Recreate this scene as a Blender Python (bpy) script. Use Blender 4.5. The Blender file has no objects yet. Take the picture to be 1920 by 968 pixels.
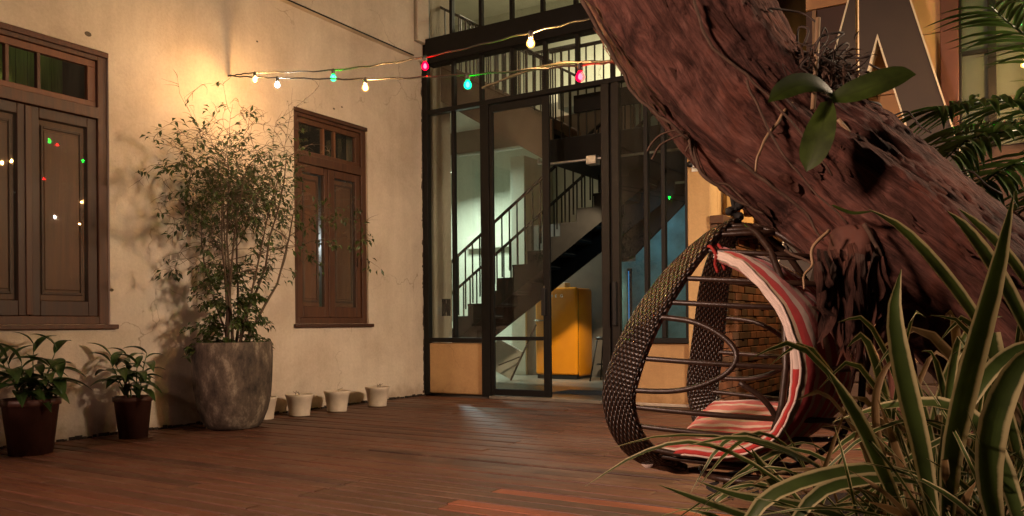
import bpy, bmesh, math, random
from math import sin, cos, pi, radians, sqrt
from mathutils import Vector, Matrix, noise
random.seed(7)
SC = bpy.context.scene
COL = SC.collection

# ------------------------------------------------------------------ camera
# world: X runs along the glass facade, Y along the plastered wall, deck at z = 0
F_PX, YAW, ROLL, CY, CAM_Z = 1539.4, -0.549, -0.008446, 609.2, 0.95
FW = Vector((sin(YAW), cos(YAW), 0)); _R = Vector((cos(YAW), -sin(YAW), 0)); _U = Vector((0, 0, 1))
RT = _R * cos(ROLL) + _U * sin(ROLL); UP = _U * cos(ROLL) - _R * sin(ROLL)
EYE = Vector((0, 0, CAM_Z))
cam = bpy.data.cameras.new('camera'); cam_o = bpy.data.objects.new('camera', cam); COL.objects.link(cam_o)
cam.sensor_width = 36; cam.lens = 36 * F_PX / 1920; cam.shift_y = (CY - 484) / 1920
cam.clip_start = 0.05; cam.clip_end = 500
cam_o.matrix_world = Matrix(((RT.x, UP.x, -FW.x, 0), (RT.y, UP.y, -FW.y, 0), (RT.z, UP.z, -FW.z, CAM_Z), (0, 0, 0, 1)))
SC.camera = cam_o
def ray(x, y): return FW + RT * ((x - 960) / F_PX) - UP * ((y - CY) / F_PX)
def at(x, y, d): return EYE + ray(x, y) * d
def on(x, y, ax, val):
    d = ray(x, y); return EYE + d * ((val - EYE[ax]) / d[ax])

# ------------------------------------------------------------------ night sky
W = bpy.data.worlds.new('World'); SC.world = W; W.use_nodes = True
nt = W.node_tree; sky = nt.nodes.new('ShaderNodeTexSky'); sky.sky_type = 'NISHITA'; sky.sun_disc = False
sky.sun_elevation = radians(-4); sky.sun_rotation = radians(140)
nt.links.new(sky.outputs[0], nt.nodes['Background'].inputs['Color']); nt.nodes['Background'].inputs['Strength'].default_value = 0.15

# ------------------------------------------------------------------ exposure, sampling
SC.view_settings.view_transform = 'Standard'; SC.view_settings.look = 'None'
SC.view_settings.exposure = 0.0; SC.view_settings.gamma = 1.0; SC.view_settings.use_curve_mapping = False
SC.render.engine = 'CYCLES'
cy = SC.cycles; cy.use_denoising = True; cy.max_bounces = 8; cy.transparent_max_bounces = 24
cy.sample_clamp_indirect = 3.0; cy.caustics_reflective = False; cy.caustics_refractive = False

# ------------------------------------------------------------------ lamps (their fixtures are built further down)
def lamp(name, kind, loc, power, color, target=None, size=0.2, spread=None, sy=None):
    l = bpy.data.lights.new(name, kind); l.energy = power; l.color = color
    if kind == 'AREA':
        l.size = size
        if sy: l.shape = 'RECTANGLE'; l.size_y = sy
        if spread: l.spread = radians(spread)
    else: l.shadow_soft_size = size
    o = bpy.data.objects.new(name, l); COL.objects.link(o); o.location = loc
    if target is not None: o.rotation_euler = (Vector(target) - Vector(loc)).to_track_quat('-Z', 'Y').to_euler()
    return o
FLOOD = (2.3, 5.9, 2.9); REAR = (-5.0, -3.3, 3.9); ALLEY = (-2.0, 10.6, 3.7)
TUBE = (-9.4, 12.4, 3.75); UPLAMP = (-6.0, 12.3, 6.6); HALL = (-4.35, 10.7, 2.75)
lamps = {
 'flood': lamp('courtyard_flood_light', 'AREA', FLOOD, 180, (1, .73, .50), (-6.0, 6.4, 1.0), .6, 105),
 'rear': lamp('rear_flood_light', 'AREA', REAR, 235, (1, .62, .46), (-1.2, 4.6, .8), 1.0, 90),
 'alley': lamp('alley_light', 'POINT', ALLEY, 330, (1, .60, .24), None, .06),
 'tube': lamp('tube_light', 'AREA', TUBE, 210, (.88, 1, .84), (-9.0, 12.0, 0), 1.2, None, .08),
 'upper': lamp('upper_floor_light', 'AREA', UPLAMP, 200, (1, .80, .52), (-6.0, 12.4, 0), .6),
 'sill': lamp('deck_streak_light', 'SPOT', (-6.80, 9.335, 1.2), 70, (.80, .95, 1), (-4.77, 7.165, 0), .003),  # added lamp, slit plates narrow it to a streak on the deck
 'stair': lamp('fridge_fill_light', 'SPOT', (-4.43, 9.25, 2.90), 620, (1, .74, .44), (-6.5, 12.2, .7), .04),  # added spot that brightens the fridge front
 'hall': lamp('teal_fill_light', 'AREA', HALL, 6, (.38, .80, 1), (-4.5, 11.6, .9), .3),  # added fill for the teal corner of the hall
}

lamps['sill'].data.spot_size = radians(56); lamps['sill'].data.spot_blend = .15
lamps['stair'].data.spot_size = radians(38); lamps['stair'].data.spot_blend = .6

# ------------------------------------------------------------------ mesh helpers
class MB:
    def __init__(s): s.v = []; s.f = []; s.uv = {}
    def face(s, idx, uvs=None):
        s.f.append(tuple(idx))
        if uvs: s.uv[len(s.f) - 1] = uvs
    def box(s, x0, x1, y0, y1, z0, z1):
        n = len(s.v)
        s.v += [(x, y, z) for x in (x0, x1) for y in (y0, y1) for z in (z0, z1)]
        for q in ((0, 1, 3, 2), (4, 6, 7, 5), (0, 4, 5, 1), (2, 3, 7, 6), (0, 2, 6, 4), (1, 5, 7, 3)): s.f.append(tuple(n + i for i in q))
        return s
    def obox(s, a, b, w, t, up=(0, 0, 1)):
        """bar from a to b, w wide (across) and t thick (along up)"""
        a = Vector(a); b = Vector(b); d = (b - a).normalized(); side = d.cross(Vector(up))
        if side.length < 1e-4: side = d.cross(Vector((1, 0, 0)))
        side.normalize(); u = side.cross(d); n = len(s.v)
        for p in (a, b):
            for i in (-1, 1):
                for j in (-1, 1): s.v.append(tuple(p + side * (i * w / 2) + u * (j * t / 2)))
        for q in ((0, 1, 3, 2), (4, 6, 7, 5), (0, 4, 5, 1), (2, 3, 7, 6), (0, 2, 6, 4), (1, 5, 7, 3)): s.f.append(tuple(n + i for i in q))
        return s
    def tube(s, pts, rad, n=8, cap=True, closed=False):
        pts = [Vector(p) for p in pts]; m = len(pts)
        if not isinstance(rad, (list, tuple)): rad = [rad] * m
        base = len(s.v); ref = None
        for i, p in enumerate(pts):
            if closed: t = pts[(i + 1) % m] - pts[i - 1]
            else: t = pts[min(i + 1, m - 1)] - pts[max(i - 1, 0)]
            if t.length < 1e-9: t = Vector((0, 0, 1))
            t.normalize()
            if ref is None:
                ref = t.orthogonal().normalized()
            ref = (ref - t * ref.dot(t))
            if ref.length < 1e-6: ref = t.orthogonal()
            ref.normalize(); b = t.cross(ref)
            for k in range(n):
                a = 2 * pi * k / n
                s.v.append(tuple(p + (ref * cos(a) + b * sin(a)) * rad[i]))
        for i in range(m if closed else m - 1):
            j = (i + 1) % m
            for k in range(n):
                k2 = (k + 1) % n
                s.f.append((base + i * n + k, base + i * n + k2, base + j * n + k2, base + j * n + k))
        if cap and not closed:
            s.f.append(tuple(base + k for k in reversed(range(n)))); s.f.append(tuple(base + (m - 1) * n + k for k in range(n)))
        return s
    def lathe(s, prof, n=32, c=(0, 0, 0)):
        base = len(s.v); m = len(prof)
        for r, z in prof:
            for k in range(n):
                a = 2 * pi * k / n; s.v.append((c[0] + r * cos(a), c[1] + r * sin(a), c[2] + z))
        for i in range(m - 1):
            for k in range(n):
                k2 = (k + 1) % n
                s.f.append((base + i * n + k, base + i * n + k2, base + (i + 1) * n + k2, base + (i + 1) * n + k))
        s.f.append(tuple(base + k for k in reversed(range(n)))); s.f.append(tuple(base + (m - 1) * n + k for k in range(n)))
        return s
    def prism(s, poly, axis, a0, a1):
        """polygon in the two axes other than `axis`, extruded from a0 to a1"""
        n = len(poly); base = len(s.v)
        for a in (a0, a1):
            for p in poly:
                q = list(p); q.insert(axis, a); s.v.append(tuple(q))
        s.f.append(tuple(base + i for i in reversed(range(n)))); s.f.append(tuple(base + n + i for i in range(n)))
        for i in range(n):
            j = (i + 1) % n; s.f.append((base + i, base + j, base + n + j, base + n + i))
        return s
    def build(s, name, mat, parent=None, smooth=False, bevel=0, origin=None):
        me = bpy.data.meshes.new(name)
        v = s.v
        if origin is not None: v = [(p[0] - origin[0], p[1] - origin[1], p[2] - origin[2]) for p in v]
        me.from_pydata(v, [], s.f)
        if s.uv:
            l = me.uv_layers.new(name='UVMap')
            for fi, uvs in s.uv.items():
                for k, li in enumerate(me.polygons[fi].loop_indices): l.data[li].uv = uvs[k]
        bm = bmesh.new(); bm.from_mesh(me); bmesh.ops.recalc_face_normals(bm, faces=bm.faces); bm.to_mesh(me); bm.free()
        if smooth:
            for p in me.polygons: p.use_smooth = True
        me.materials.append(MAT[mat] if isinstance(mat, str) else mat)
        o = bpy.data.objects.new(name, me); COL.objects.link(o)
        if origin is not None: o.location = origin
        if parent is not None: attach(o, parent)
        if bevel:
            b = o.modifiers.new('bevel', 'BEVEL'); b.width = bevel; b.segments = 2; b.limit_method = 'ANGLE'
        return o
def world_matrix(p):
    m = p.matrix_basis.copy()
    while p.parent: m = p.parent.matrix_basis @ m; p = p.parent
    return m
def attach(o, parent):
    """parent o, whose coordinates are in world space"""
    o.parent = parent; o.matrix_basis = world_matrix(parent).inverted() @ o.matrix_basis
def thing(name, label, cat, loc=(0, 0, 0), group=None):
    o = bpy.data.objects.new(name, None); COL.objects.link(o); o.location = loc; o.empty_display_size = .1
    return tag(o, label, cat, group)
def tag(o, label, cat, group=None):
    o['label'] = label; o['category'] = cat
    if group: o['group'] = group
    return o
def struct(o): o['kind'] = 'structure'; return o
def stuff(o): o['kind'] = 'stuff'; return o
def clone(src, parent, matrix, mat=None):
    c = src.copy(); COL.objects.link(c); c.parent = None; c.matrix_basis = matrix
    if parent is not None: attach(c, parent)
    if mat: c.data = src.data
    return c
def spline(pts, n):
    """Catmull-Rom through tuples of any length"""
    P = [Vector(p) for p in pts]; P = [P[0] * 2 - P[1]] + P + [P[-1] * 2 - P[-2]]; out = []; m = len(P) - 3
    for i in range(n):
        t = i / (n - 1) * m; k = min(int(t), m - 1); u = t - k; a, b, c, d = P[k:k + 4]
        out.append(.5 * (2 * b + (c - a) * u + (2 * a - 5 * b + 4 * c - d) * u * u + (3 * b - a - 3 * c + d) * u ** 3))
    return out

# ------------------------------------------------------------------ materials
MAT = {}
def new_mat(name):
    m = bpy.data.materials.new(name); m.use_nodes = True; MAT[name] = m
    n = m.node_tree.nodes; return m, n, m.node_tree.links, n['Principled BSDF']
def ramp(n, stops, interp='LINEAR'):
    r = n.new('ShaderNodeValToRGB'); cr = r.color_ramp; cr.interpolation = interp
    while len(cr.elements) > 1: cr.elements.remove(cr.elements[0])
    cr.elements[0].position = stops[0][0]; cr.elements[0].color = (*stops[0][1], 1)
    for p, c in stops[1:]:
        e = cr.elements.new(p); e.color = (*c, 1)
    return r
def coords(n, l, scale=(1, 1, 1), kind='Object', rnd=False):
    tc = n.new('ShaderNodeTexCoord'); mp = n.new('ShaderNodeMapping'); mp.inputs['Scale'].default_value = scale
    src = tc.outputs[kind]
    if kind == 'World':
        pass
    l.new(src, mp.inputs['Vector'])
    if rnd:
        oi = n.new('ShaderNodeObjectInfo'); mu = n.new('ShaderNodeMath'); mu.operation = 'MULTIPLY'; mu.inputs[1].default_value = 37.0
        l.new(oi.outputs['Random'], mu.inputs[0]); cx = n.new('ShaderNodeCombineXYZ')
        for k in range(3): l.new(mu.outputs[0], cx.inputs[k])
        l.new(cx.outputs[0], mp.inputs['Location'])
    return mp.outputs[0]
def noise_tex(n, l, vec, scale, detail=6, rough=.6, dist=0):
    t = n.new('ShaderNodeTexNoise'); t.inputs['Scale'].default_value = scale; t.inputs['Detail'].default_value = detail
    t.inputs['Roughness'].default_value = rough; t.inputs['Distortion'].default_value = dist; l.new(vec, t.inputs['Vector']); return t.outputs['Fac']
def mixc(n, l, fac, a, b, mode='MIX'):
    m = n.new('ShaderNodeMix'); m.data_type = 'RGBA'; m.blend_type = mode
    if isinstance(fac, (int, float)): m.inputs[0].default_value = fac
    else: l.new(fac, m.inputs[0])
    for k, c in ((6, a), (7, b)):
        if isinstance(c, tuple): m.inputs[k].default_value = (*c, 1)
        else: l.new(c, m.inputs[k])
    return m.outputs[2]
def bump(n, l, bsdf, h, strength=.3, dist=.01, prev=None):
    b = n.new('ShaderNodeBump'); b.inputs['Strength'].default_value = strength; b.inputs['Distance'].default_value = dist
    l.new(h, b.inputs['Height']); l.new(b.outputs[0], bsdf.inputs['Normal']); return b
def plain(name, c, rough=.6, metal=0, var=.25, scale=8, bmp=.15, stretch=(1, 1, 1), rnd=False, bdist=.005, spec=.5):
    m, n, l, b = new_mat(name)
    v = coords(n, l, stretch, rnd=rnd); f = noise_tex(n, l, v, scale)
    r = ramp(n, [(.3, tuple(x * (1 - var) for x in c)), (.7, tuple(min(1, x * (1 + var)) for x in c))]); l.new(f, r.inputs[0])
    l.new(r.outputs[0], b.inputs['Base Color']); b.inputs['Roughness'].default_value = rough; b.inputs['Metallic'].default_value = metal
    b.inputs['Specular IOR Level'].default_value = spec
    if bmp: bump(n, l, b, noise_tex(n, l, v, scale * 5, 4), bmp, bdist)
    return m
def plaster(name, c, stain, sc=1.0, bmp=.35):
    m, n, l, b = new_mat(name); v = coords(n, l, (sc, sc, sc))
    big = noise_tex(n, l, v, .9, 8, .65, .3); r1 = ramp(n, [(.35, stain), (.62, c)]); l.new(big, r1.inputs[0])
    vs = coords(n, l, (5 * sc, 5 * sc, .35 * sc)); st = noise_tex(n, l, vs, 1.0, 6, .6); r2 = ramp(n, [(.42, (.80, .78, .76)), (.6, (1, 1, 1))]); l.new(st, r2.inputs[0])
    col = mixc(n, l, .3, r1.outputs[0], r2.outputs[0], 'MULTIPLY')
    fine = noise_tex(n, l, v, 34, 6, .7); r3 = ramp(n, [(.3, (.82, .82, .82)), (.6, (1, 1, 1))]); l.new(fine, r3.inputs[0])
    col = mixc(n, l, .6, col, r3.outputs[0], 'MULTIPLY')
    # damp, dirty foot of the wall and the odd scuff: a stain with an uneven edge
    tc = n.new('ShaderNodeTexCoord'); sx = n.new('ShaderNodeSeparateXYZ'); l.new(tc.outputs['Object'], sx.inputs[0])
    nz = n.new('ShaderNodeMath'); nz.operation = 'MULTIPLY_ADD'; nz.inputs[1].default_value = .55; l.new(noise_tex(n, l, v, 3.2, 8, .7), nz.inputs[0])
    ng = n.new('ShaderNodeMath'); ng.operation = 'MULTIPLY'; ng.inputs[1].default_value = -1; l.new(sx.outputs[2], ng.inputs[0]); l.new(ng.outputs[0], nz.inputs[2])
    r4 = ramp(n, [(.12, (1, 1, 1)), (.3, (.55, .5, .45))]); l.new(nz.outputs[0], r4.inputs[0])
    col = mixc(n, l, .8, col, r4.outputs[0], 'MULTIPLY')
    l.new(col, b.inputs['Base Color']); b.inputs['Roughness'].default_value = .85; b.inputs['Specular IOR Level'].default_value = .25
    vo = n.new('ShaderNodeTexVoronoi'); vo.feature = 'DISTANCE_TO_EDGE'; vo.inputs['Scale'].default_value = .55
    wv = n.new('ShaderNodeTexNoise'); wv.inputs['Scale'].default_value = 2.2; wv.inputs['Detail'].default_value = 8; l.new(v, wv.inputs['Vector']); va = n.new('ShaderNodeVectorMath'); va.operation = 'MULTIPLY_ADD'; va.inputs[1].default_value = (.9, .9, .9); l.new(wv.outputs['Color'], va.inputs[0]); l.new(v, va.inputs[2]); l.new(va.outputs[0], vo.inputs['Vector'])
    r5 = ramp(n, [(0, (.45, .42, .38)), (.006, (1, 1, 1))]); l.new(vo.outputs[0], r5.inputs[0]); mk = ramp(n, [(.52, (0, 0, 0)), (.6, (.8, .8, .8))]); l.new(noise_tex(n, l, v, .8, 3), mk.inputs[0])
    col = mixc(n, l, mk.outputs[0], col, mixc(n, l, 1.0, col, r5.outputs[0], 'MULTIPLY')); l.new(col, b.inputs['Base Color'])
    ad = n.new('ShaderNodeMath'); ad.operation = 'ADD'; l.new(noise_tex(n, l, v, 6, 8, .7), ad.inputs[0]); l.new(fine, ad.inputs[1])
    bump(n, l, b, ad.outputs[0], bmp, .012)
plaster('plaster_cream', (.63, .54, .445), (.47, .385, .305))
plaster('plaster_ochre', (.62, .40, .20), (.50, .31, .15), 1.4)
plaster('plaster_side', (.66, .45, .23), (.54, .36, .17), 1.2)
plaster('interior_wall', (.62, .64, .56), (.54, .56, .48), .8, .1)
def wood(name, c1, c2, rough=.5, axis=2, sc=1.0, rnd=True, bmp=.35, spec=.4, worn=None):
    m, n, l, b = new_mat(name); st = [14, 14, 14]; st[axis] = .8
    v = coords(n, l, tuple(x * sc for x in st), rnd=rnd); g = noise_tex(n, l, v, 1.6, 8, .65, .6)
    r = ramp(n, [(.28, c1), (.52, tuple((a + q) / 2 for a, q in zip(c1, c2))), (.72, c2)]); l.new(g, r.inputs[0]); col = r.outputs[0]
    if rnd:
        oi = n.new('ShaderNodeObjectInfo'); r2 = ramp(n, [(0, (.42, .40, .40)), (.3, (.8, .8, .8)), (.7, (1, 1, 1)), (1, (1.0, .80, .72))]); l.new(oi.outputs['Random'], r2.inputs[0])
        col = mixc(n, l, .9, col, r2.outputs[0], 'MULTIPLY')
    if worn:
        vb = coords(n, l, (1, 1, 1), rnd=rnd); w = noise_tex(n, l, vb, 2.2, 8, .7, .4); r3 = ramp(n, [(.5, (0, 0, 0)), (.72, (1, 1, 1))]); l.new(w, r3.inputs[0])
        col = mixc(n, l, r3.outputs[0], col, worn)
    l.new(col, b.inputs['Base Color']); b.inputs['Specular IOR Level'].default_value = spec
    rr = n.new('ShaderNodeMapRange'); rr.inputs['To Min'].default_value = rough - .12; rr.inputs['To Max'].default_value = rough + .2
    l.new(g, rr.inputs['Value']); l.new(rr.outputs[0], b.inputs['Roughness'])
    bump(n, l, b, g, bmp, .006)
wood('deck_wood', (.055, .022, .012), (.165, .066, .034), .5, 0, 1.0, True, .5, .45, (.14, .075, .05))
wood('deck_wood_new', (.20, .055, .022), (.34, .105, .045), .5, 0, 1.0, True, .4, .4)
wood('window_wood', (.042, .016, .008), (.105, .042, .020), .5, 2, 1.0, True, .3)
wood('shutter_wood', (.085, .034, .015), (.17, .070, .031), .5, 2, .8, True, .25)
wood('old_wood', (.10, .045, .022), (.22, .10, .05), .6, 1, .6, True, .4)
wood('sleeper_wood', (.05, .028, .016), (.11, .065, .04), .75, 0, .6, True, .6)
plain('black_steel', (.006, .0055, .005), .5, 0, .3, 12, .1, spec=.25)
plain('brown_steel', (.014, .011, .008), .5, 0, .3, 10, .1, spec=.3)
plain('stair_black', (.006, .0055, .005), .7, 0, .3, 10, .1, spec=.2)
plain('stair_brown', (.13, .085, .055), .7, 0, .15, 3, .1)
plain('ceiling_paint', (.5, .5, .44), .85, 0, .08, 4, .05)
plain('grey_wall', (.15, .14, .125), .8, 0, .15, 3, .1)
plain('unlit_black', (.012, .011, .010), .9, 0, .3, 3, 0)  # near-black tone stands in for the dark of unlit hollows
plain('green_board', (.16, .24, .04), .7, 0, .3, 5, .1, (8, 8, .5))
plain('white_paint', (.72, .72, .70), .5, 0, .06, 6, .05)
plain('galvanised', (.42, .42, .40), .38, .8, .15, 20, .1)
plain('concrete_floor', (.20, .18, .15), .35, 0, .3, 2.5, .1)
plain('soil', (.028, .018, .012), .95, 0, .5, 14, 1.0, bdist=.03)
plain('white_pot', (.50, .42, .34), .6, 0, .12, 9, .15)
plain('brown_pot', (.075, .030, .022), .5, 0, .25, 7, .15)
plain('terracotta', (.28, .12, .055), .75, 0, .3, 9, .2)
plain('mortar', (.10, .075, .055), .95, 0, .3, 12, .4)
plain('brick', (.22, .085, .042), .85, 0, .45, 3, .6, rnd=True)
plain('brick_dark', (.12, .06, .035), .85, 0, .45, 3, .6, rnd=True)
plain('rod', (.030, .016, .010), .38, 0, .4, 30, .5, bdist=.003)
plain('rope_black', (.010, .010, .009), .8, 0, .3, 40, .8, bdist=.004)
plain('red_cloth', (.32, .025, .02), .8, 0, .2, 20, .3)
plain('tan_panel', (.50, .30, .155), .75, 0, .12, 2.5, .1, rnd=True)
plain('brown_panel', (.055, .026, .018), .55, 0, .2, 3, .1)
plain('redbrown_panel', (.085, .028, .02), .55, 0, .2, 3, .1)
plain('letter_face', (.030, .019, .013), .55, 0, .22, 1.6, .1)
plain('letter_lit_edge', (.55, .48, .36), .5, 0, .2, 6, .1)  # pale tone stands for the lit thickness of the letter
plain('stick_wood', (.17, .115, .07), .7, 0, .3, 20, .4)
plain('vine_bark', (.085, .05, .032), .85, 0, .4, 25, .6)
plain('bamboo', (.30, .20, .11), .55, 0, .2, 12, .2)
plain('twig', (.075, .048, .028), .75, 0, .3, 30, .4)
plain('black_plastic', (.012, .012, .013), .35, 0, .2, 10, .05)
plain('canvas', (.42, .41, .37), .8, 0, .1, 5, .15)
plain('mat_blue', (.05, .065, .09), .9, 0, .3, 30, .5)
plain('grey_room_glow', (.15, .155, .14), .8, 0, .12, 3, .05)  # even grey stands for dim light in the room behind
plain('chrome', (.6, .58, .54), .18, 1, .05, 5, 0)
plain('cord', (.02, .016, .012), .6, 0, .2, 30, .3)
plain('socket', (.03, .03, .028), .45, 0, .2, 20, .1)
plain('teal_lit_paint', (.10, .26, .30), .8, 0, .45, 3, .1)  # teal light of the hall corner put into the colour
plain('orchid_root', (.045, .030, .022), .75, 0, .35, 25, .4)
# enamel of the fridge
m, n, l, b = new_mat('fridge_enamel'); v = coords(n, l); r = ramp(n, [(.35, (.82, .30, .010)), (.7, (.90, .35, .014))]); l.new(noise_tex(n, l, v, 3), r.inputs[0])
l.new(r.outputs[0], b.inputs['Base Color']); b.inputs['Roughness'].default_value = .32; b.inputs['Coat Weight'].default_value = .15
bump(n, l, b, noise_tex(n, l, v, 60, 3), .04, .002)
# window glass: light passes, grazing and facing reflections stay
def glass(name, tint, base, dust):
    m, n, l, b = new_mat(name); n.remove(b); out = n['Material Output']
    tr = n.new('ShaderNodeBsdfTransparent'); tr.inputs[0].default_value = (*tint, 1); gl = n.new('ShaderNodeBsdfGlossy'); gl.inputs['Roughness'].default_value = .015
    ge = n.new('ShaderNodeNewGeometry'); dp = n.new('ShaderNodeVectorMath'); dp.operation = 'DOT_PRODUCT'; l.new(ge.outputs['Incoming'], dp.inputs[0]); l.new(ge.outputs['Normal'], dp.inputs[1])
    def mth(op, x, y):
        q_ = n.new('ShaderNodeMath'); q_.operation = op
        for i_, z_ in enumerate((x, y)):
            if isinstance(z_, (int, float)): q_.inputs[i_].default_value = z_
            elif z_ is not None: l.new(z_, q_.inputs[i_])
        return q_.outputs[0]
    f5 = mth('POWER', mth('SUBTRACT', 1.0, mth('ABSOLUTE', dp.outputs['Value'], None)), 5.0); fres = mth('ADD', mth('MULTIPLY', f5, 1 - base), base)
    mx = n.new('ShaderNodeMixShader')
    l.new(fres, mx.inputs[0]); l.new(tr.outputs[0], mx.inputs[1]); l.new(gl.outputs[0], mx.inputs[2])
    df = n.new('ShaderNodeBsdfDiffuse'); df.inputs[0].default_value = (.5, .48, .44, 1); m2 = n.new('ShaderNodeMixShader')
    v = coords(n, l, (1.5, 1.5, .6)); r = ramp(n, [(.4, (dust * .3,) * 3), (.75, (dust,) * 3)]); l.new(noise_tex(n, l, v, 3, 8, .7), r.inputs[0])
    l.new(r.outputs[0], m2.inputs[0]); l.new(mx.outputs[0], m2.inputs[1]); l.new(df.outputs[0], m2.inputs[2])
    vw = coords(n, l); bm_ = n.new('ShaderNodeBump'); bm_.inputs['Strength'].default_value = .02; bm_.inputs['Distance'].default_value = .02
    l.new(noise_tex(n, l, vw, 1.3, 2), bm_.inputs['Height']); l.new(bm_.outputs[0], gl.inputs['Normal'])
    l.new(m2.outputs[0], out.inputs['Surface'])
glass('facade_glass', (.90, .94, .92), .065, .02)
glass('window_glass', (.95, .96, .95), .05, .03)
# leaves
def leaf_mat(name, c, edge=None, rough=.45, trans=.25, var=.4, scale=4, vein=None):
    m, n, l, b = new_mat(name); v = coords(n, l, rnd=True)
    r = ramp(n, [(.3, tuple(x * (1 - var) for x in c)), (.7, tuple(x * (1 + var) for x in c))]); l.new(noise_tex(n, l, v, scale, 4), r.inputs[0]); col = r.outputs[0]
    oi = n.new('ShaderNodeObjectInfo'); r0 = ramp(n, [(0, (.7, .75, .7)), (.6, (1, 1, 1)), (1, (1, .92, .7))]); l.new(oi.outputs['Random'], r0.inputs[0]); col = mixc(n, l, .8, col, r0.outputs[0], 'MULTIPLY')
    if edge or vein:
        uv = n.new('ShaderNodeTexCoord'); sx = n.new('ShaderNodeSeparateXYZ'); l.new(uv.outputs['UV'], sx.inputs[0])
        w = n.new('ShaderNodeMath'); w.operation = 'MULTIPLY_ADD'; w.inputs[1].default_value = .10; w.inputs[2].default_value = -.05
        vv = coords(n, l, (1, 12, 1), 'UV'); l.new(noise_tex(n, l, vv, 1.5, 3), w.inputs[0]); ad = n.new('ShaderNodeMath'); l.new(sx.outputs[0], ad.inputs[0]); l.new(w.outputs[0], ad.inputs[1])
        if edge: r2 = ramp(n, [(0, (1, 1, 1)), (.12, (.9, .9, .9)), (.2, (0, 0, 0)), (.80, (0, 0, 0)), (.88, (.9, .9, .9)), (1, (1, 1, 1))])
        else: r2 = ramp(n, [(.44, (0, 0, 0)), (.49, (.7, .7, .7)), (.51, (.7, .7, .7)), (.56, (0, 0, 0))])
        l.new(ad.outputs[0], r2.inputs[0]); col = mixc(n, l, r2.outputs[0], col, edge or vein)
    l.new(col, b.inputs['Base Color']); b.inputs['Roughness'].default_value = rough
    tl = n.new('ShaderNodeBsdfTranslucent'); l.new(col, tl.inputs[0]); mx = n.new('ShaderNodeMixShader'); mx.inputs[0].default_value = trans
    l.new(b.outputs[0], mx.inputs[1]); l.new(tl.outputs[0], mx.inputs[2]); l.new(mx.outputs[0], n['Material Output'].inputs['Surface'])
    vb = coords(n, l, (40, 1.5, 1), 'UV'); bump(n, l, b, noise_tex(n, l, vb, 1, 2), .15, .004)
leaf_mat('shrub_leaf', (.050, .075, .016), None, .45, .25)
leaf_mat('pot_leaf', (.036, .070, .020), None, .3, .15, .3, 5, (.06, .10, .03))
leaf_mat('striped_leaf', (.060, .100, .022), (.58, .53, .28), .5, .35, .4, 6)
leaf_mat('dry_leaf', (.20, .13, .055), (.30, .22, .11), .6, .25, .35, 5)
leaf_mat('palm_leaf', (.045, .085, .018), None, .4, .25, .4, 4)
leaf_mat('orchid_leaf', (.040, .062, .010), None, .4, .2, .6, 9, (.03, .045, .008))
# concrete planter with weathering blotches
m, n, l, b = new_mat('pot_concrete'); v = coords(n, l, (1, 1, .55)); f = noise_tex(n, l, v, 6.5, 12, .75, .15)
r = ramp(n, [(.36, (.020, .015, .012)), (.47, (.075, .055, .042)), (.55, (.12, .09, .068)), (.66, (.30, .25, .19))]); l.new(f, r.inputs[0])
vs = coords(n, l, (9, 9, .7)); r2 = ramp(n, [(.35, (.5, .47, .45)), (.6, (1, 1, 1))]); l.new(noise_tex(n, l, vs, 1.2, 6), r2.inputs[0])
l.new(mixc(n, l, .7, r.outputs[0], r2.outputs[0], 'MULTIPLY'), b.inputs['Base Color']); b.inputs['Roughness'].default_value = .85; bump(n, l, b, noise_tex(n, l, v, 18, 8, .7), .5, .012)
# bark: long fibres following the trunk (UV: x round, y along)
def bark(name, cs, ux, uy):
    m, n, l, b = new_mat(name); v = coords(n, l, (ux, uy, 1), 'UV'); f = noise_tex(n, l, v, 1.0, 14, .72, 1.6)
    r = ramp(n, [(.30, cs[0]), (.44, cs[1]), (.58, cs[2]), (.74, cs[3])]); l.new(f, r.inputs[0])
    v2 = coords(n, l); r2 = ramp(n, [(.36, (.30, .27, .27)), (.52, (.9, .9, .9)), (.70, (1.0, .74, .58))]); l.new(noise_tex(n, l, v2, 3.4, 10, .7, .6), r2.inputs[0])
    c1 = mixc(n, l, .95, r.outputs[0], r2.outputs[0], 'MULTIPLY')
    v3 = coords(n, l, (ux * 4.5, uy * 2.2, 1), 'UV'); ff = noise_tex(n, l, v3, 1.0, 8, .7, .8); r3 = ramp(n, [(.34, (.35, .33, .33)), (.5, (1, 1, 1)), (.68, (1, .93, .88))]); l.new(ff, r3.inputs[0])
    c2 = mixc(n, l, .8, c1, r3.outputs[0], 'MULTIPLY'); sp = noise_tex(n, l, v2, 26, 8, .75); r4 = ramp(n, [(.66, (0, 0, 0)), (.74, (1, 1, 1))]); l.new(sp, r4.inputs[0])
    l.new(mixc(n, l, r4.outputs[0], c2, (.17, .15, .11)), b.inputs['Base Color']); b.inputs['Roughness'].default_value = .8; b.inputs['Specular IOR Level'].default_value = .25
    ad = n.new('ShaderNodeMath'); ad.operation = 'MULTIPLY_ADD'; ad.inputs[1].default_value = .5; l.new(ff, ad.inputs[0]); l.new(f, ad.inputs[2]); bump(n, l, b, ad.outputs[0], 1.0, .04)
bark('bark', [(.022, .010, .008), (.125, .054, .042), (.235, .105, .082), (.37, .19, .15)], 26, 1.8)
bark('bark_flake', [(.07, .032, .024), (.19, .085, .062), (.30, .145, .105), (.42, .23, .17)], 5, 2.0)
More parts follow.
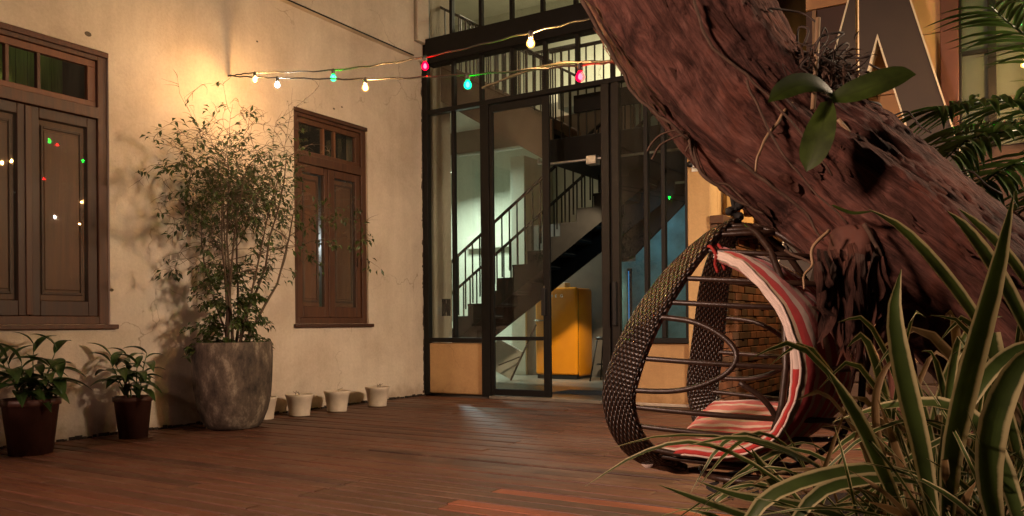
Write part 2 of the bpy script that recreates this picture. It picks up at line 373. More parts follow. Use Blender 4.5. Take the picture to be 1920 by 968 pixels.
# woven rattan band (UV in metres: x across, y along)
m, n, l, b = new_mat('wicker'); v = coords(n, l, (1, 1, 1), 'UV')
sx = n.new('ShaderNodeSeparateXYZ'); l.new(v, sx.inputs[0])
def mth(op, a, c=None, k=None):
    q_ = n.new('ShaderNodeMath'); q_.operation = op
    for i_, z_ in enumerate((a, c, k)):
        if z_ is None: continue
        if isinstance(z_, (int, float)): q_.inputs[i_].default_value = z_
        else: l.new(z_, q_.inputs[i_])
    return q_.outputs[0]
su = mth('DIVIDE', sx.outputs[0], .0115); row_ = mth('FLOOR', su); fu = mth('FRACT', su)
ph = mth('FRACT', mth('ADD', mth('DIVIDE', sx.outputs[1], .040), mth('MULTIPLY', row_, .5)))
over = mth('SINE', mth('MULTIPLY', ph, 2 * pi)); rnd_ = mth('SINE', mth('MULTIPLY', fu, pi)); hgt_ = mth('MULTIPLY', rnd_, mth('MULTIPLY_ADD', over, .5, .5))
r = ramp(n, [(.10, (.006, .0035, .0025)), (.5, (.022, .011, .007)), (.95, (.088, .047, .029))]); l.new(hgt_, r.inputs[0]); wn = noise_tex(n, l, coords(n, l), 14, 6, .7)
r2 = ramp(n, [(.35, (.5, .48, .46)), (.65, (1, 1, 1))]); l.new(wn, r2.inputs[0])
l.new(mixc(n, l, .8, r.outputs[0], r2.outputs[0], 'MULTIPLY'), b.inputs['Base Color']); b.inputs['Roughness'].default_value = .36; bump(n, l, b, hgt_, 1.0, .008)
# striped cushion cloth (UV x across the stripes)
m, n, l, b = new_mat('stripe_cloth'); tc = n.new('ShaderNodeTexCoord'); sx = n.new('ShaderNodeSeparateXYZ'); l.new(tc.outputs['UV'], sx.inputs[0])
CR, RD, BE, PK = (.66, .54, .45), (.48, .035, .035), (.48, .37, .24), (.60, .17, .15)
st = []; seq = [(RD, .07), (CR, .035), (PK, .07), (CR, .03), (RD, .06), (BE, .05), (PK, .06), (CR, .04), (RD, .05), (BE, .04)]
p = 0
for rep in range(2):
    for c, w_ in seq: st.append((min(p, 1), c)); p += w_
st = [s_ for s_ in st if s_[0] < 1][:30]
r = ramp(n, st, 'CONSTANT'); l.new(sx.outputs[0], r.inputs[0]); v = coords(n, l)
r2 = ramp(n, [(.35, (.72, .70, .68)), (.6, (1, 1, 1))]); l.new(noise_tex(n, l, v, 7, 6), r2.inputs[0]); l.new(mixc(n, l, .8, r.outputs[0], r2.outputs[0], 'MULTIPLY'), b.inputs['Base Color'])
b.inputs['Roughness'].default_value = .9; b.inputs['Sheen Weight'].default_value = .2
bump(n, l, b, noise_tex(n, l, v, 14, 4), .35, .012)
plain('cloth_white', (.60, .50, .44), .9, 0, .15, 9, .4, bdist=.01)
plain('cloth_red', (.42, .035, .03), .9, 0, .2, 9, .4, bdist=.01)
# bulbs: burning core and tinted envelope
def bulb_mats(name, core, env, strength, es):
    m, n, l, b = new_mat('bulb_core_' + name); n.remove(b); e = n.new('ShaderNodeEmission'); e.inputs[0].default_value = (*core, 1); e.inputs[1].default_value = strength; l.new(e.outputs[0], n['Material Output'].inputs[0])
    m, n, l, b = new_mat('bulb_glass_' + name); n.remove(b); e = n.new('ShaderNodeEmission'); e.inputs[0].default_value = (*env, 1); e.inputs[1].default_value = es
    t = n.new('ShaderNodeBsdfTransparent'); t.inputs[0].default_value = (1, 1, 1, 1); mx = n.new('ShaderNodeMixShader'); mx.inputs[0].default_value = .28
    l.new(t.outputs[0], mx.inputs[1]); l.new(e.outputs[0], mx.inputs[2]); l.new(mx.outputs[0], n['Material Output'].inputs[0])
bulb_mats('amber', (1, .50, .16), (1, .45, .10), 6500, 7)
bulb_mats('white', (1, .86, .66), (.85, .85, 1), 2400, 6)
bulb_mats('green', (.0006, 1, .0011), (.0, .85, .36), 900, 6)
bulb_mats('red', (1, .0007, .0010), (1, .0, .035), 900, 7)
def emit(name, c, s):
    m, n, l, b = new_mat(name); n.remove(b); e = n.new('ShaderNodeEmission'); e.inputs[0].default_value = (*c, 1); e.inputs[1].default_value = s; l.new(e.outputs[0], n['Material Output'].inputs[0])
emit('lamp_warm', (1, .66, .36), 14); emit('lamp_cool', (.85, 1, .88), 10); emit('lamp_blue', (.08, .45, 1), .45)

XW, YF = -6.855, 8.95      # plaster wall plane, glass facade plane

# ================================================================== setting: ground and deck
g = MB(); g.box(-40, 40, -40, 40, -.6, -.12); struct(g.build('ground', 'soil'))
g = MB(); g.box(XW - .05, 1.6, .8, YF - .03, -.119, -.035); deck = struct(g.build('deck', 'unlit_black'))  # base kept near black so the gaps between planks look shaded
PITCH, BW = .124, .107
bd = {}
for L in (3.4, 2.6, 1.7):
    q = MB(); q.box(0, L, 0, BW, -.03, 0); o = q.build('plank', 'deck_wood', None, False, .007); bd[L] = o
proto_new = MB().box(0, 2.6, 0, BW, -.03, 0).build('plank', 'deck_wood_new', None, False, .004)
newrows = {}
for px, py in ((940, 915), (855, 938), (830, 950)):
    w = on(px, py, 2, 0); newrows[int((YF - .06 - w.y) / PITCH)] = w.x
rows = int((YF - .06 - .85) / PITCH)
made = {k: False for k in bd}; made_new = False
for i in range(rows):
    y = YF - .06 - (i + 1) * PITCH
    x = XW + .01; xr = .2 if i < 40 else 1.4
    first = random.choice((1.7, 2.6, 3.4))
    seq = []; tgt = newrows.get(i)
    while x < xr:
        L = first if not seq else random.choice((3.4, 3.4, 2.6)); seq.append((x, L, False)); x += L + .004
    if tgt is not None:
        seq = [(a, L, f) for a, L, f in seq if a + L < tgt] ; xe = seq[-1][0] + seq[-1][1] + .004 if seq else XW + .01
        while tgt - xe > .05:
            L = min((3.4, 2.6, 1.7), key=lambda q: abs(q - (tgt - xe))); seq.append((xe, L if tgt - xe >= L else -(tgt - xe), False)); xe += min(L, tgt - xe) + .004
        seq.append((xe, 2.6, True)); seq.append((xe + 2.604, 2.6, False))
    for a, L, fresh in seq:
        if fresh:
            src = proto_new; sxl = 1
        elif L < 0: src = bd[1.7]; sxl = -L / 1.7
        else: src = bd[L]; sxl = 1
        M = Matrix.Translation((a, y, random.uniform(-.004, .003))) @ Matrix.Rotation(random.uniform(-.012, .012), 4, 'X') @ Matrix.Rotation(random.uniform(-.0006, .0006), 4, 'Z') @ Matrix.Diagonal((sxl, 1, 1, 1))
        if fresh and not made_new: made_new = True; src.matrix_basis = M; attach(src, deck); continue
        if not fresh and sxl == 1 and not made[L]: made[L] = True; src.matrix_basis = M; attach(src, deck); continue
        c = src.copy(); c.parent = None; COL.objects.link(c); c.matrix_basis = M; attach(c, deck)

# ================================================================== left building: plastered wall with two windows
def wall_with_holes(mb, plane, thick, u0, u1, z0, z1, holes, step=None):
    us = sorted({u0, u1, *[h[0] for h in holes], *[h[1] for h in holes]}); zs = sorted({z0, z1, *[h[2] for h in holes], *[h[3] for h in holes]})
    vid = {}
    def V(x, u, z):
        k = (x, u, z)
        if k not in vid: vid[k] = len(mb.v); mb.v.append((x, u, z))
        return vid[k]
    solid = lambda i, j: 0 <= i < len(us) - 1 and 0 <= j < len(zs) - 1 and not any(h[0] <= (us[i] + us[i + 1]) / 2 <= h[1] and h[2] <= (zs[j] + zs[j + 1]) / 2 <= h[3] for h in holes)
    for i in range(len(us) - 1):
        for j in range(len(zs) - 1):
            if not solid(i, j): continue
            for x in (plane, plane - thick): mb.f.append((V(x, us[i], zs[j]), V(x, us[i + 1], zs[j]), V(x, us[i + 1], zs[j + 1]), V(x, us[i], zs[j + 1])))
            for di, dj, a, c in ((-1, 0, (us[i], zs[j]), (us[i], zs[j + 1])), (1, 0, (us[i + 1], zs[j]), (us[i + 1], zs[j + 1])), (0, -1, (us[i], zs[j]), (us[i + 1], zs[j])), (0, 1, (us[i], zs[j + 1]), (us[i + 1], zs[j + 1]))):
                if not solid(i + di, j + dj): mb.f.append((V(plane, *a), V(plane, *c), V(plane - thick, *c), V(plane - thick, *a)))
W1 = (3.02, 4.365, .985, 3.395); W2 = (6.565, 7.79, .98, 3.418)
lb = thing('plaster_building', 'old cream plastered house wall with two brown shuttered windows', 'building', (XW, 5, 0))
q = MB(); wall_with_holes(q, XW, .35, -3.0, YF - .001, 0, 4.53, [W1, W2]); q.build('wall', 'plaster_cream', lb)
q = MB(); q.box(XW - .35, XW + .07, -3.0, 8.66, 4.531, 7.2); q.build('upper_storey', 'plaster_cream', lb, False, .01)
q = MB(); q.box(XW - .35, XW + .03, 8.661, YF - .002, 4.531, 4.76).box(XW - .35, XW + .10, 8.70, YF - .002, 4.761, 7.2); q.build('corner_pilaster', 'plaster_cream', lb, False, .01)
q = MB(); q.box(XW + .071, XW + .078, -3.0, 8.64, 4.532, 4.548); q.build('drip_edge', 'black_steel', lb)
# crumbly plaster foot where wall meets deck
q = MB(); random.seed(3)
for k in range(120):
    y = 2.6 + k * .053; h = .012 + .02 * random.random(); q.box(XW + .0005, XW + .006 + .012 * random.random(), y, y + .03 + .03 * random.random(), -.03, h)
stuff(q.build('wall_foot_debris', 'soil', lb))
q = MB(); random.seed(14); z = .03
while z < 4.4:
    h = random.uniform(.03, .16); w_ = random.choice((0, .008, .014, .022, .03)) * random.uniform(.5, 1.2)
    if w_ > .002: q.prism([(YF - .052, z), (YF - .052 - w_, z + h * .3), (YF - .052 - w_ * .6, z + h * .8), (YF - .052, z + h)], 0, XW + .0006, XW + .003)
    z += h
stuff(q.build('chipped_edge', 'soil', lb))
for px, py, r_ in ((165, 64, .022), (626, 204, .012), (641, 201, .010), (209, 544, .015), (482, 78, .010)):
    w_ = on(px, py, 0, XW); MB().lathe([(r_, 0), (r_ * .8, .004), (.001, .005)], 9, (0, 0, 0)).build('wall_scar', 'mortar', None).matrix_basis = Matrix.Translation((XW + .0006, w_.y, w_.z)) @ Matrix.Rotation(pi / 2, 4, 'Y') @ Matrix.Diagonal((1, 1.5, 1, 1))
for o_ in [o for o in COL.objects if o.name.startswith('wall_scar')]: attach(o_, lb)
def window(y0, y1, z0, z1, zt, panes, meet, name_label, slit):
    """casement with a three-pane transom over two panelled, glazed leaves"""
    w = MB(); X = XW
    fr = .085; f0, f1 = X - .14, X - .025
    w.box(f0, f1, y0 + .001, y0 + fr, z0 + .001, z1 - .001).box(f0, f1, y1 - fr, y1 - .001, z0 + .001, z1 - .001)
    w.box(f0, f1, y0 + fr, y1 - fr, z1 - fr, z1 - .001).box(f0, f1, y0 + fr, y1 - fr, z0 + .001, z0 + .07).box(f0 - .01, f1 + .012, y0 + fr, y1 - fr, zt - .05, zt + .05)
    win = w.build('window', 'window_wood', lb, False, .006); win['label'] = name_label
    MB().box(X + .0008, X + .045, y0 - .03, y1 + .055, z0 - .042, z0 - .002).build('sill', 'window_wood', win, False, .006)
    MB().box(X - .024, X + .008, y0 + .0, y1 - .0, z1 - .05, z1 - .004).build('head_moulding', 'window_wood', win, False, .006)
    s0, s1 = X - .11, X - .055; a, c = y0 + fr, y1 - fr; b0, b1 = zt + .05, z1 - fr
    t = MB(); t.box(s0, s1, a + .001, c - .001, b0 + .001, b0 + .055).box(s0, s1, a + .001, c - .001, b1 - .06, b1 - .001).box(s0, s1, a + .001, a + .05, b0 + .055, b1 - .06).box(s0, s1, c - .075, c - .001, b0 + .055, b1 - .06)
    t.build('transom_sash', 'shutter_wood', win, False, .004)
    L, H = a + .05, c - .075; edges = [L + (H - L) * p for p in panes]
    for e in edges: MB().box(s0 + .003, s1 - .003, e - .014, e + .014, b0 + .055, b1 - .06).build('glazing_bar', 'shutter_wood', win, False, .003)
    ed = [L] + edges + [H]
    for k in range(3):
        p0 = ed[k] + (.014 if k else 0); p1 = ed[k + 1] - (.014 if k < 2 else 0); MB().box(X - .086, X - .082, p0 + .001, p1 - .001, b0 + .056, b1 - .061).build('pane', 'window_glass', win)
    lz0, lz1 = z0 + .07, zt - .05
    mid = meet
    for k, (p, r_) in enumerate(((a + .001, mid - .004), (mid + .004, c - .001))):
        st_ = .085; l_ = MB(); l0, l1 = X - .105, X - .05
        gap = slit if k == 0 else 0
        l_.box(l0, l1, p, p + st_, lz0 + .002, lz1 - .002).box(l0, l1, r_ - st_, r_, lz0 + .002, lz1 - .002).box(l0, l1, p + st_, r_ - st_, lz0 + .002, lz0 + .13).box(l0, l1, p + st_, r_ - st_, lz1 - .09, lz1 - .002)
        l_.build('leaf_frame', 'window_wood', win, False, .006)
        # shutter panel with raised field, set back behind the glass
        u0, u1, v0, v1 = p + st_ + .001, r_ - st_ - .001 - gap, lz0 + .131, lz1 - .091 - (.012 if slit else 0)
        s = MB(); x1 = X - .098; s.box(x1 - .02, x1, u0, u1, v0, v1); s.box(x1 - .001, x1 + .014, u0 + .055, u1 - .055, v0 + .09, v1 - .09)
        s.build('shutter_panel', 'shutter_wood', win, False, .008)
        mo = MB(); e0, e1, g0, g1 = u0 + .028, u1 - .028, v0 + .05, v1 - .05; x2 = x1 + .0005
        mo.box(x2, x2 + .02, e0, e0 + .022, g0, g1).box(x2, x2 + .02, e1 - .022, e1, g0, g1).box(x2, x2 + .02, e0 + .022, e1 - .022, g0, g0 + .022).box(x2, x2 + .02, e0 + .022, e1 - .022, g1 - .022, g1)
        mo.build('moulding', 'window_wood', win, False, .004)
        MB().box(X - .068, X - .064, p + st_ + .001, r_ - st_ - .001, lz0 + .131, lz1 - .091).build('glass_pane', 'window_glass', win)
    MB().box(X - .049, X - .036, mid - .03, mid + .022, lz0 + .01, lz1 - .01).build('meeting_stile', 'window_wood', win, False, .005)
    if slit: MB().box(X - .063, X - .05, c - .075, c - .05, lz0 + .62, lz0 + .74).build('latch', 'black_steel', win, False, .003)
    return win
window(*W1, 2.845, (.36, .60), 3.69, 'wider shuttered window, cut by the left edge of the photo', 0)
window(*W2, 2.86, (.42, .62), 7.17, 'narrower shuttered window behind the potted shrub', .040)
# rooms behind the windows
for (a, b_, z0, z1), zt in ((W1, 2.845), (W2, 2.86)):
    q = MB(); x0, x1 = XW - 1.2, XW - .36
    q.box(x0 - .03, x0, a - .2, b_ + .2, .6, 3.8).box(x0, x1, a - .23, a - .2, .6, 3.8).box(x0, x1, b_ + .2, b_ + .23, .6, 3.8).box(x0, x1, a - .2, b_ + .2, 3.8, 3.83).box(x0, x1, a - .2, b_ + .2, .57, .6).box(x0, XW - .15, a + .002, b_ - .002, zt - .02, zt + .0)
    q.build('dark_interior', 'unlit_black', lb)
MB().box(XW - .33, XW - .31, 6.62, 7.74, 1.0, 2.78).build('slit_glow_board', 'white_paint', lb)  # added board, catches the lamp so the shutter slit looks bright
r1 = lamp('inner_room_light', 'POINT', (XW - .21, 7.2, 1.95), 1.6, (.85, .95, 1), None, .03)
q = MB()
for k in range(7): q.box(XW - 1.0, XW - .98, 3.75 + k * .11, 3.855 + k * .11, 2.87, 3.7)
q.build('green_boarding', 'green_board', lb)
r2 = lamp('green_room_light', 'POINT', (XW - .6, 4.2, 3.6), .6, (1, .95, .5), None, .05)

# ================================================================== glass facade
fb = thing('glass_facade', 'two storey black steel and glass front of the stair hall', 'facade', (-5, YF, 0))
def bar(name, x0, x1, z0, z1, mat='black_steel', y0=YF - .04, y1=YF + .03, par=None): return MB().box(x0, x1, y0, y1, z0, z1).build(name, mat, par or fb, False, .004)
def pane(x0, x1, z0, z1, par=None): return MB().box(x0 + .0005, x1 - .0005, YF - .004, YF + .002, z0 + .0005, z1 - .0005).build('pane', 'facade_glass', par or fb)
ZT0, ZT1 = 3.80, 3.86                      # transom
bar('corner_post', -6.852, -6.765, .02, 7.2, y0=YF - .05)
# low plastered panel and sill left of the door
MB().box(-6.80, -5.905, YF - .03, YF + .10, .035, .715).build('parapet', 'plaster_ochre', fb, False, .02)
bar('sill_bar', -6.764, -5.905, .725, .785, y0=YF - .06)
bar('mullion', -6.375, -6.335, .786, ZT0); bar('door_jamb', -5.904, -5.775, .02, ZT0, y0=YF - .06)
pane(-6.764, -6.376, .786, ZT0); pane(-6.334, -5.905, .786, ZT0)
bar('transom', -6.764, -3.121, ZT0 + .0005, ZT1, y0=YF - .06)
# glazed door leaf standing in the opening
dr = MB(); y0, y1 = YF - .055, YF - .012
dr.box(-5.765, -5.715, y0, y1, .045, 3.78).box(-4.985, -4.89, y0, y1, .045, 3.78).box(-5.715, -4.985, y0, y1, .045, .13).box(-5.715, -4.985, y0, y1, .75, .80).box(-5.715, -4.985, y0, y1, 3.69, 3.78)
door = dr.build('door', 'black_steel', fb, False, .004)
for a, c in ((.131, .749), (.801, 3.689)): MB().box(-5.714, -4.986, YF - .036, YF - .030, a, c).build('pane', 'facade_glass', door)
MB().box(-4.995, -4.94, YF - .095, YF - .056, 1.06, 1.40).build('handle', 'black_plastic', door, False, .006)
MB().box(-4.97, -4.955, YF - .07, YF - .056, 1.40, 1.43).build('key_plate', 'chrome', door, False, .002)
bar('threshold', -5.77, -4.19, .002, .038, 'concrete_floor', YF - .10, YF + .08)
bar('door_post', -4.18, -4.08, .02, ZT0, 'brown_steel', YF - .06); bar('door_post', -4.05, -3.96, .02, ZT0, 'brown_steel', YF - .05)
bar('infill', -4.079, -4.051, .02, ZT0, 'black_steel', YF - .02)
MB().box(-4.03, -3.985, YF - .10, YF - .051, .93, 1.45).build('handle', 'black_plastic', fb, False, .006)
for x in (-3.625, -3.415): bar('mullion', x - .025, x + .025, .786, ZT0)
bar('end_post', -3.155, -3.121, .786, ZT0); bar('sill_bar', -3.959, -3.121, .725, .785, y0=YF - .06)
for a, c in ((-3.959, -3.651), (-3.599, -3.441), (-3.389, -3.156)): pane(a, c, .786, ZT0)
MB().box(-3.955, -3.121, YF - .02, YF + .12, .02, .724).build('parapet', 'plaster_ochre', fb, False, .015)
MB().box(-3.97, -3.0, YF - .05, YF - .021, .0, .035).build('plinth', 'white_pot', fb, False, .006)
# band between transom and beam, beam, upper band
mx = [-6.345, -5.90, -5.42, -4.95, -4.50, -4.04, -3.58]
prev = -6.764
for x in mx:
    bar('mullion', x - .022, x + .022, ZT1 + .0005, 4.469); pane(prev, x - .022, ZT1, 4.469); prev = x + .022
pane(prev, -3.121, ZT1, 4.469)
MB().box(-6.764, -3.0, YF - .09, YF + .10, 4.47, 4.815).build('beam', 'black_steel', fb, False, .006)
MB().box(-6.764, -3.0, YF - .115, YF - .091, 4.47, 4.495).build('beam_flange', 'black_steel', fb, False, .003)
prev = -6.764
for x in [-6.37, -5.90, -5.43, -4.98, -4.52, -4.06, -3.6]:
    bar('mullion', x - .022, x + .022, 4.816, 7.1); pane(prev, x - .022, 4.816, 7.1); prev = x + .022
pane(prev, -3.121, 4.816, 7.1)
MB().box(-6.764, -3.0, YF - .06, YF + .1, 7.1, 7.25).build('top_beam', 'black_steel', fb, False, .006)
MB().box(-3.12, -2.857, YF - .06, YF + .20, 0.0, 7.2).build('pilaster', 'plaster_side', fb, False, .012)
MB().box(-3.12, -2.80, YF - .075, YF - .061, 0, .09).build('skirting', 'plaster_side', fb, False, .01)
# ---- the hall behind the glass
MB().box(-13, -3.0, YF + .081, 14.0, -.1, .03).build('hall_floor', 'concrete_floor', fb)
MB().box(-13, -3.0, 14.0, 14.2, -.1, 7.2).build('hall_back_wall', 'interior_wall', fb)
MB().box(-13.2, -13, YF, 14.2, -.1, 7.2).build('hall_side_wall', 'interior_wall', fb)
MB().box(-7.22, -6.87, YF + .002, 9.59, .03, 7.2).build('wall_stub', 'plaster_cream', fb, False, .01)
MB().box(-13, -7.23, YF + .1, YF + .3, .03, 7.2).build('hall_front_wall', 'interior_wall', fb)
MB().box(-13, -3.0, YF + .31, 14.0, 7.2, 7.3).build('hall_ceiling', 'ceiling_paint', fb)
MB().box(-13, -6.3, 12.4, 13.99, 4.45, 4.75).box(-13, -7.25, 10.25, 12.39, 4.45, 4.75).build('gallery_slab', 'ceiling_paint', fb)
MB().box(-13, -5.2, 12.2, 12.39, 4.05, 4.449).build('gallery_beam', 'stair_brown', fb, False, .01)
q = MB(); q.tube([(-12.5, 12.12, 4.0), (-6.2, 12.12, 4.0), (-6.0, 12.12, 3.95)], .03, 10); q.build('ceiling_pipe', 'galvanised', fb, True)
MB().box(-7.9, -7.6, 12.9, 13.99, .03, 4.04).build('hall_column', 'interior_wall', fb, False, .01)
MB().box(-9.6, -8.3, 13.86, 13.99, 2.5, 2.75).build('wall_duct', 'ceiling_paint', fb, False, .01)
MB().box(-5.95, -4.9, 13.94, 13.99, .8, 2.3).build('back_window', 'unlit_black', fb, False, .01)
for x in (-5.6, -5.25): MB().box(x - .02, x + .02, 13.92, 13.939, .8, 2.3).build('back_window_bar', 'brown_steel', fb)
MB().box(-5.15, -3.9, 11.6, 11.75, .03, 1.9).build('teal_light_panel', 'teal_lit_paint', fb, False, .01)  # panel added to carry the teal light in its colour
MB().prism([(-4.899, 1.901), (-3.9, 1.901), (-3.9, 2.89), (-4.899, 1.99)], 1, 11.62, 11.74).build('teal_light_gable', 'teal_lit_paint', fb)
q = MB(); q.prism([(-5.15, 1.9), (-4.9, 2.0), (-3.9, 2.9), (-3.9, 3.0), (-5.15, 3.0)], 1, 11.58, 11.76); q.build('sloped_panel', 'stair_black', fb)  # added dark panel, shapes the slanted top of the teal light
MB().box(-7.6, -3.01, 12.95, 13.1, .03, 2.75).build('darkening_partition', 'grey_wall', fb)  # added partition, its dark grey keeps this side of the hall dim
MB().box(-6.29, -3.01, 11.77, 13.99, 4.45, 4.75).build('gallery_slab', 'ceiling_paint', fb)  # added slab, keeps the upper lamp off the lower hall
# conduit along the facade inside, with a junction box
q = MB(); q.tube([(-5.25, 9.28, 3.10), (-5.22, 9.22, 3.03), (-5.1, 9.2, 3.0), (-3.15, 9.2, 2.98)], .017, 8); q.build('conduit', 'galvanised', fb, True)
MB().box(-4.50, -4.36, 9.13, 9.26, 2.92, 3.03).build('junction_box', 'galvanised', fb, False, .01)

# ================================================================== staircase
sc_ = thing('staircase', 'black steel dogleg staircase with thin railings behind the glass', 'staircase', (-6, 10.8, .03))
RUN, RISE, X0, ZN0 = .2657, .1857, -7.337, 1.09
ys, ye = 10.3, 11.3
step = None
k0 = -5
for k in range(k0, 12):
    xn = X0 + k * RUN; zn = ZN0 + k * RISE
    M = Matrix.Translation((xn, 0, zn))
    if step is None:
        step = MB().box(-.02, RUN, ys, ye, -.04, 0).build('step', 'stair_black', None, False, .004); step.matrix_basis = M; attach(step, sc_)
    else: clone(step, sc_, M)
    MB().box(xn, xn + .012, ys + .01, ye - .01, zn - RISE + .0005, zn - .0405).build('riser', 'stair_black', sc_)
def znose(x): return ZN0 + (x - X0) * RISE / RUN
for y in (ys + .0, ye + .0):
    q = MB(); xa, xb = X0 + k0 * RUN - .02, X0 + 12 * RUN
    poly = []
    for k in range(k0, 12): xn = X0 + k * RUN; zn = ZN0 + k * RISE; poly += [(xn - .005, zn - RISE - .02 if k > k0 else .03), (xn - .005, zn - .042)]
    poly += [(xb, znose(xb) - RISE - .05), (xb, znose(xb) - .50), (xa + .35, .031)]
    q.prism(poly, 1, y - .012, y + .012); q.build('stringer', 'stair_black', sc_)
for y in (ys + .05, ye - .05):
    xa, xb = -8.7, X0 + 11.6 * RUN; rh = .90
    MB().obox((xa, y, znose(xa) + rh), (xb, y, znose(xb) + rh), .045, .035).build('handrail', 'black_steel', sc_, False, .006)
    n_ = int((xb - xa) / RUN)
    for k in range(n_ * 1 + 1):
        x = xa + .06 + k * RUN * .5 * 1.0
        for xx in (xa + .08 + k * RUN, xa + .08 + (k + .5) * RUN):
            if xx > xb: continue
            MB().box(xx - .009, xx + .009, y - .009, y + .009, znose(xx) - .02, znose(xx) + rh - .01).build('baluster', 'black_steel', sc_)
LZ = 3.33
MB().box(-5.10, -3.02, 9.30, 11.5, 3.02, LZ).build('landing', 'stair_black', sc_, False, .006)
# second flight, rising to the left in front of the first
SL = .607
def zup(x): return LZ + (-5.10 - x) * SL
q = MB(); q.prism([(-5.10, 3.06), (-5.10, 3.61), (-7.0, 3.61 + 1.9 * SL), (-7.0, 3.06 + 1.9 * SL)], 1, 9.36, 9.40); q.build('side_panel', 'stair_brown', sc_)
q = MB(); q.prism([(-5.10, 3.06), (-5.10, 3.61), (-7.0, 3.61 + 1.9 * SL), (-7.0, 3.06 + 1.9 * SL)], 1, 10.16, 10.2); q.build('side_panel', 'stair_brown', sc_)
q = MB(); q.prism([(-5.10, 3.03), (-5.10, 3.059), (-7.0, 3.059 + 1.9 * SL), (-7.0, 3.03 + 1.9 * SL)], 1, 9.36, 10.2); q.build('soffit', 'stair_brown', sc_)
for k in range(8):
    xn = -5.10 - (k + 1) * .235; zz = LZ + (k + 1) * .145
    MB().box(xn, xn + .235, 9.405, 10.155, zz - .04, zz).build('step', 'stair_black', sc_)
for y in (9.38, 10.18):
    rail = lambda x: 3.61 + (-5.10 - x) * SL + .75
    MB().obox((-5.1, y, rail(-5.1)), (-7.0, y, rail(-7.0)), .04, .035).build('handrail', 'black_steel', sc_, False, .006)
    for k in range(16):
        xx = -5.12 - k * .12; MB().box(xx - .008, xx + .008, y - .008, y + .008, rail(xx) - .75, rail(xx) - .01).build('baluster', 'black_steel', sc_)
# landing railing towards the glass
MB().box(-5.1, -3.1, 9.31, 9.35, LZ + 1.12, LZ + 1.16).build('handrail', 'black_steel', sc_, False, .006)
MB().box(-4.75, -3.1, 9.305, 9.345, LZ + .30, LZ + .52).build('kick_plate', 'stair_black', sc_, False, .004)
for k in range(17):
    xx = -5.06 + k * .12; MB().box(xx - .008, xx + .008, 9.322, 9.338, LZ, LZ + 1.119).build('baluster', 'black_steel', sc_)
# gallery railing upstairs
gr = thing('gallery_railing', 'thin black railing on the upper floor behind the glass', 'railing', (-6.5, 11.4, 4.75))
MB().box(-7.23, -7.19, 10.3, 12.4, 5.66, 5.70).build('handrail', 'black_steel', gr); MB().box(-7.2, -6.28, 12.41, 12.45, 5.66, 5.70).build('handrail', 'black_steel', gr)
for k in range(18): y = 10.36 + k * .118; MB().box(-7.218, -7.202, y - .008, y + .008, 4.745, 5.66).build('baluster', 'black_steel', gr)
for k in range(7): x = -7.08 + k * .13; MB().box(x - .008, x + .008, 12.42, 12.436, 4.745, 5.66).build('baluster', 'black_steel', gr)

# ================================================================== things in the hall
FX0, FX1, FY, FZ = -7.0, -6.20, 12.2, 1.57
fr = thing('fridge', 'orange retro fridge with rounded corners under the stairs', 'fridge', (-6.55, 12.45, .03))
MB().box(FX0 + .01, FX1 - .005, FY + .085, FY + .62, .06, FZ - .01).build('body', 'fridge_enamel', fr, True, .05)
fd = MB().box(FX0, FX1, FY, FY + .08, .10, FZ).build('door', 'fridge_enamel', fr, True, .075)
for o in (fd,): o.modifiers['bevel'].segments = 5
MB().box(FX0 + .02, FX1 - .02, FY + .03, FY + .6, .03, .10).build('base', 'black_plastic', fr, False, .01)
MB().box(FX0 + .01, FX1 - .01, FY + .0805, FY + .0845, .1, FZ - .02).build('seal', 'black_plastic', fr)
q = MB(); q.tube([(FX0 + .01, FY - .005, 1.02), (FX0 + .02, FY - .05, 1.02), (FX0 + .07, FY - .055, 1.02), (FX0 + .24, FY - .05, 1.02)], [.014, .016, .018, .010], 10); q.build('handle', 'chrome', fd, True)
for k, ch in enumerate('SMEG'):
    cu = bpy.data.curves.new('letter', 'FONT'); cu.body = ch; cu.size = .07; cu.extrude = .004; to = bpy.data.objects.new('letter', cu); COL.objects.link(to)
    me = bpy.data.meshes.new_from_object(to); bpy.data.objects.remove(to); me.materials.clear(); me.materials.append(MAT['chrome'])
    o = bpy.data.objects.new('letter', me); COL.objects.link(o)
    o.matrix_basis = Matrix.Translation((FX0 + .20 + k * .098, FY - .004, 1.405)) @ Matrix.Rotation(pi / 2, 4, 'X'); attach(o, fd)
q = MB(); q.box(-6.80, -6.55, 12.45, 12.65, FZ + .001, FZ + .10); tag(q.build('box', 'white_paint', None, False, .012), 'small white box lying on top of the orange fridge', 'box')
cv = thing('painting_canvas', 'blank grey canvas tilted against the wall under the stairs', 'canvas', (-7.3, 11.9, .03))
q = MB(); q.prism([(-7.70, .25), (-7.22, .04), (-6.98, .50), (-7.46, .72)], 1, 11.72, 11.76); q.build('panel', 'canvas', cv)
ea = thing('easel', 'folded dark wooden easel standing left of the fridge', 'easel', (-7.0, 11.6, .03))
q = MB(); q.obox((-7.10, 11.55, .03), (-6.72, 11.75, .95), .05, .03); q.build('leg', 'brown_steel', ea); q = MB(); q.obox((-6.95, 11.60, .42), (-7.30, 11.50, .28), .03, .02); q.build('brace', 'brown_steel', ea)
st = thing('stool', 'black metal bar stool between the fridge and the door post', 'stool', (-5.55, 12.0, .03))
q = MB(); q.lathe([(0.01, .70), (.17, .70), (.18, .72), (.17, .745), (.01, .75)], 20, (-5.62, 12.1, 0)); q.build('seat', 'black_plastic', st, True)
for sx, sy in ((-1, -1), (1, -1), (1, 1), (-1, 1)):
    q = MB(); q.tube([(-5.62 + sx * .11, 12.1 + sy * .11, .70), (-5.62 + sx * .2, 12.1 + sy * .2, .03)], .012, 6); q.build('leg', 'black_steel', st, True)
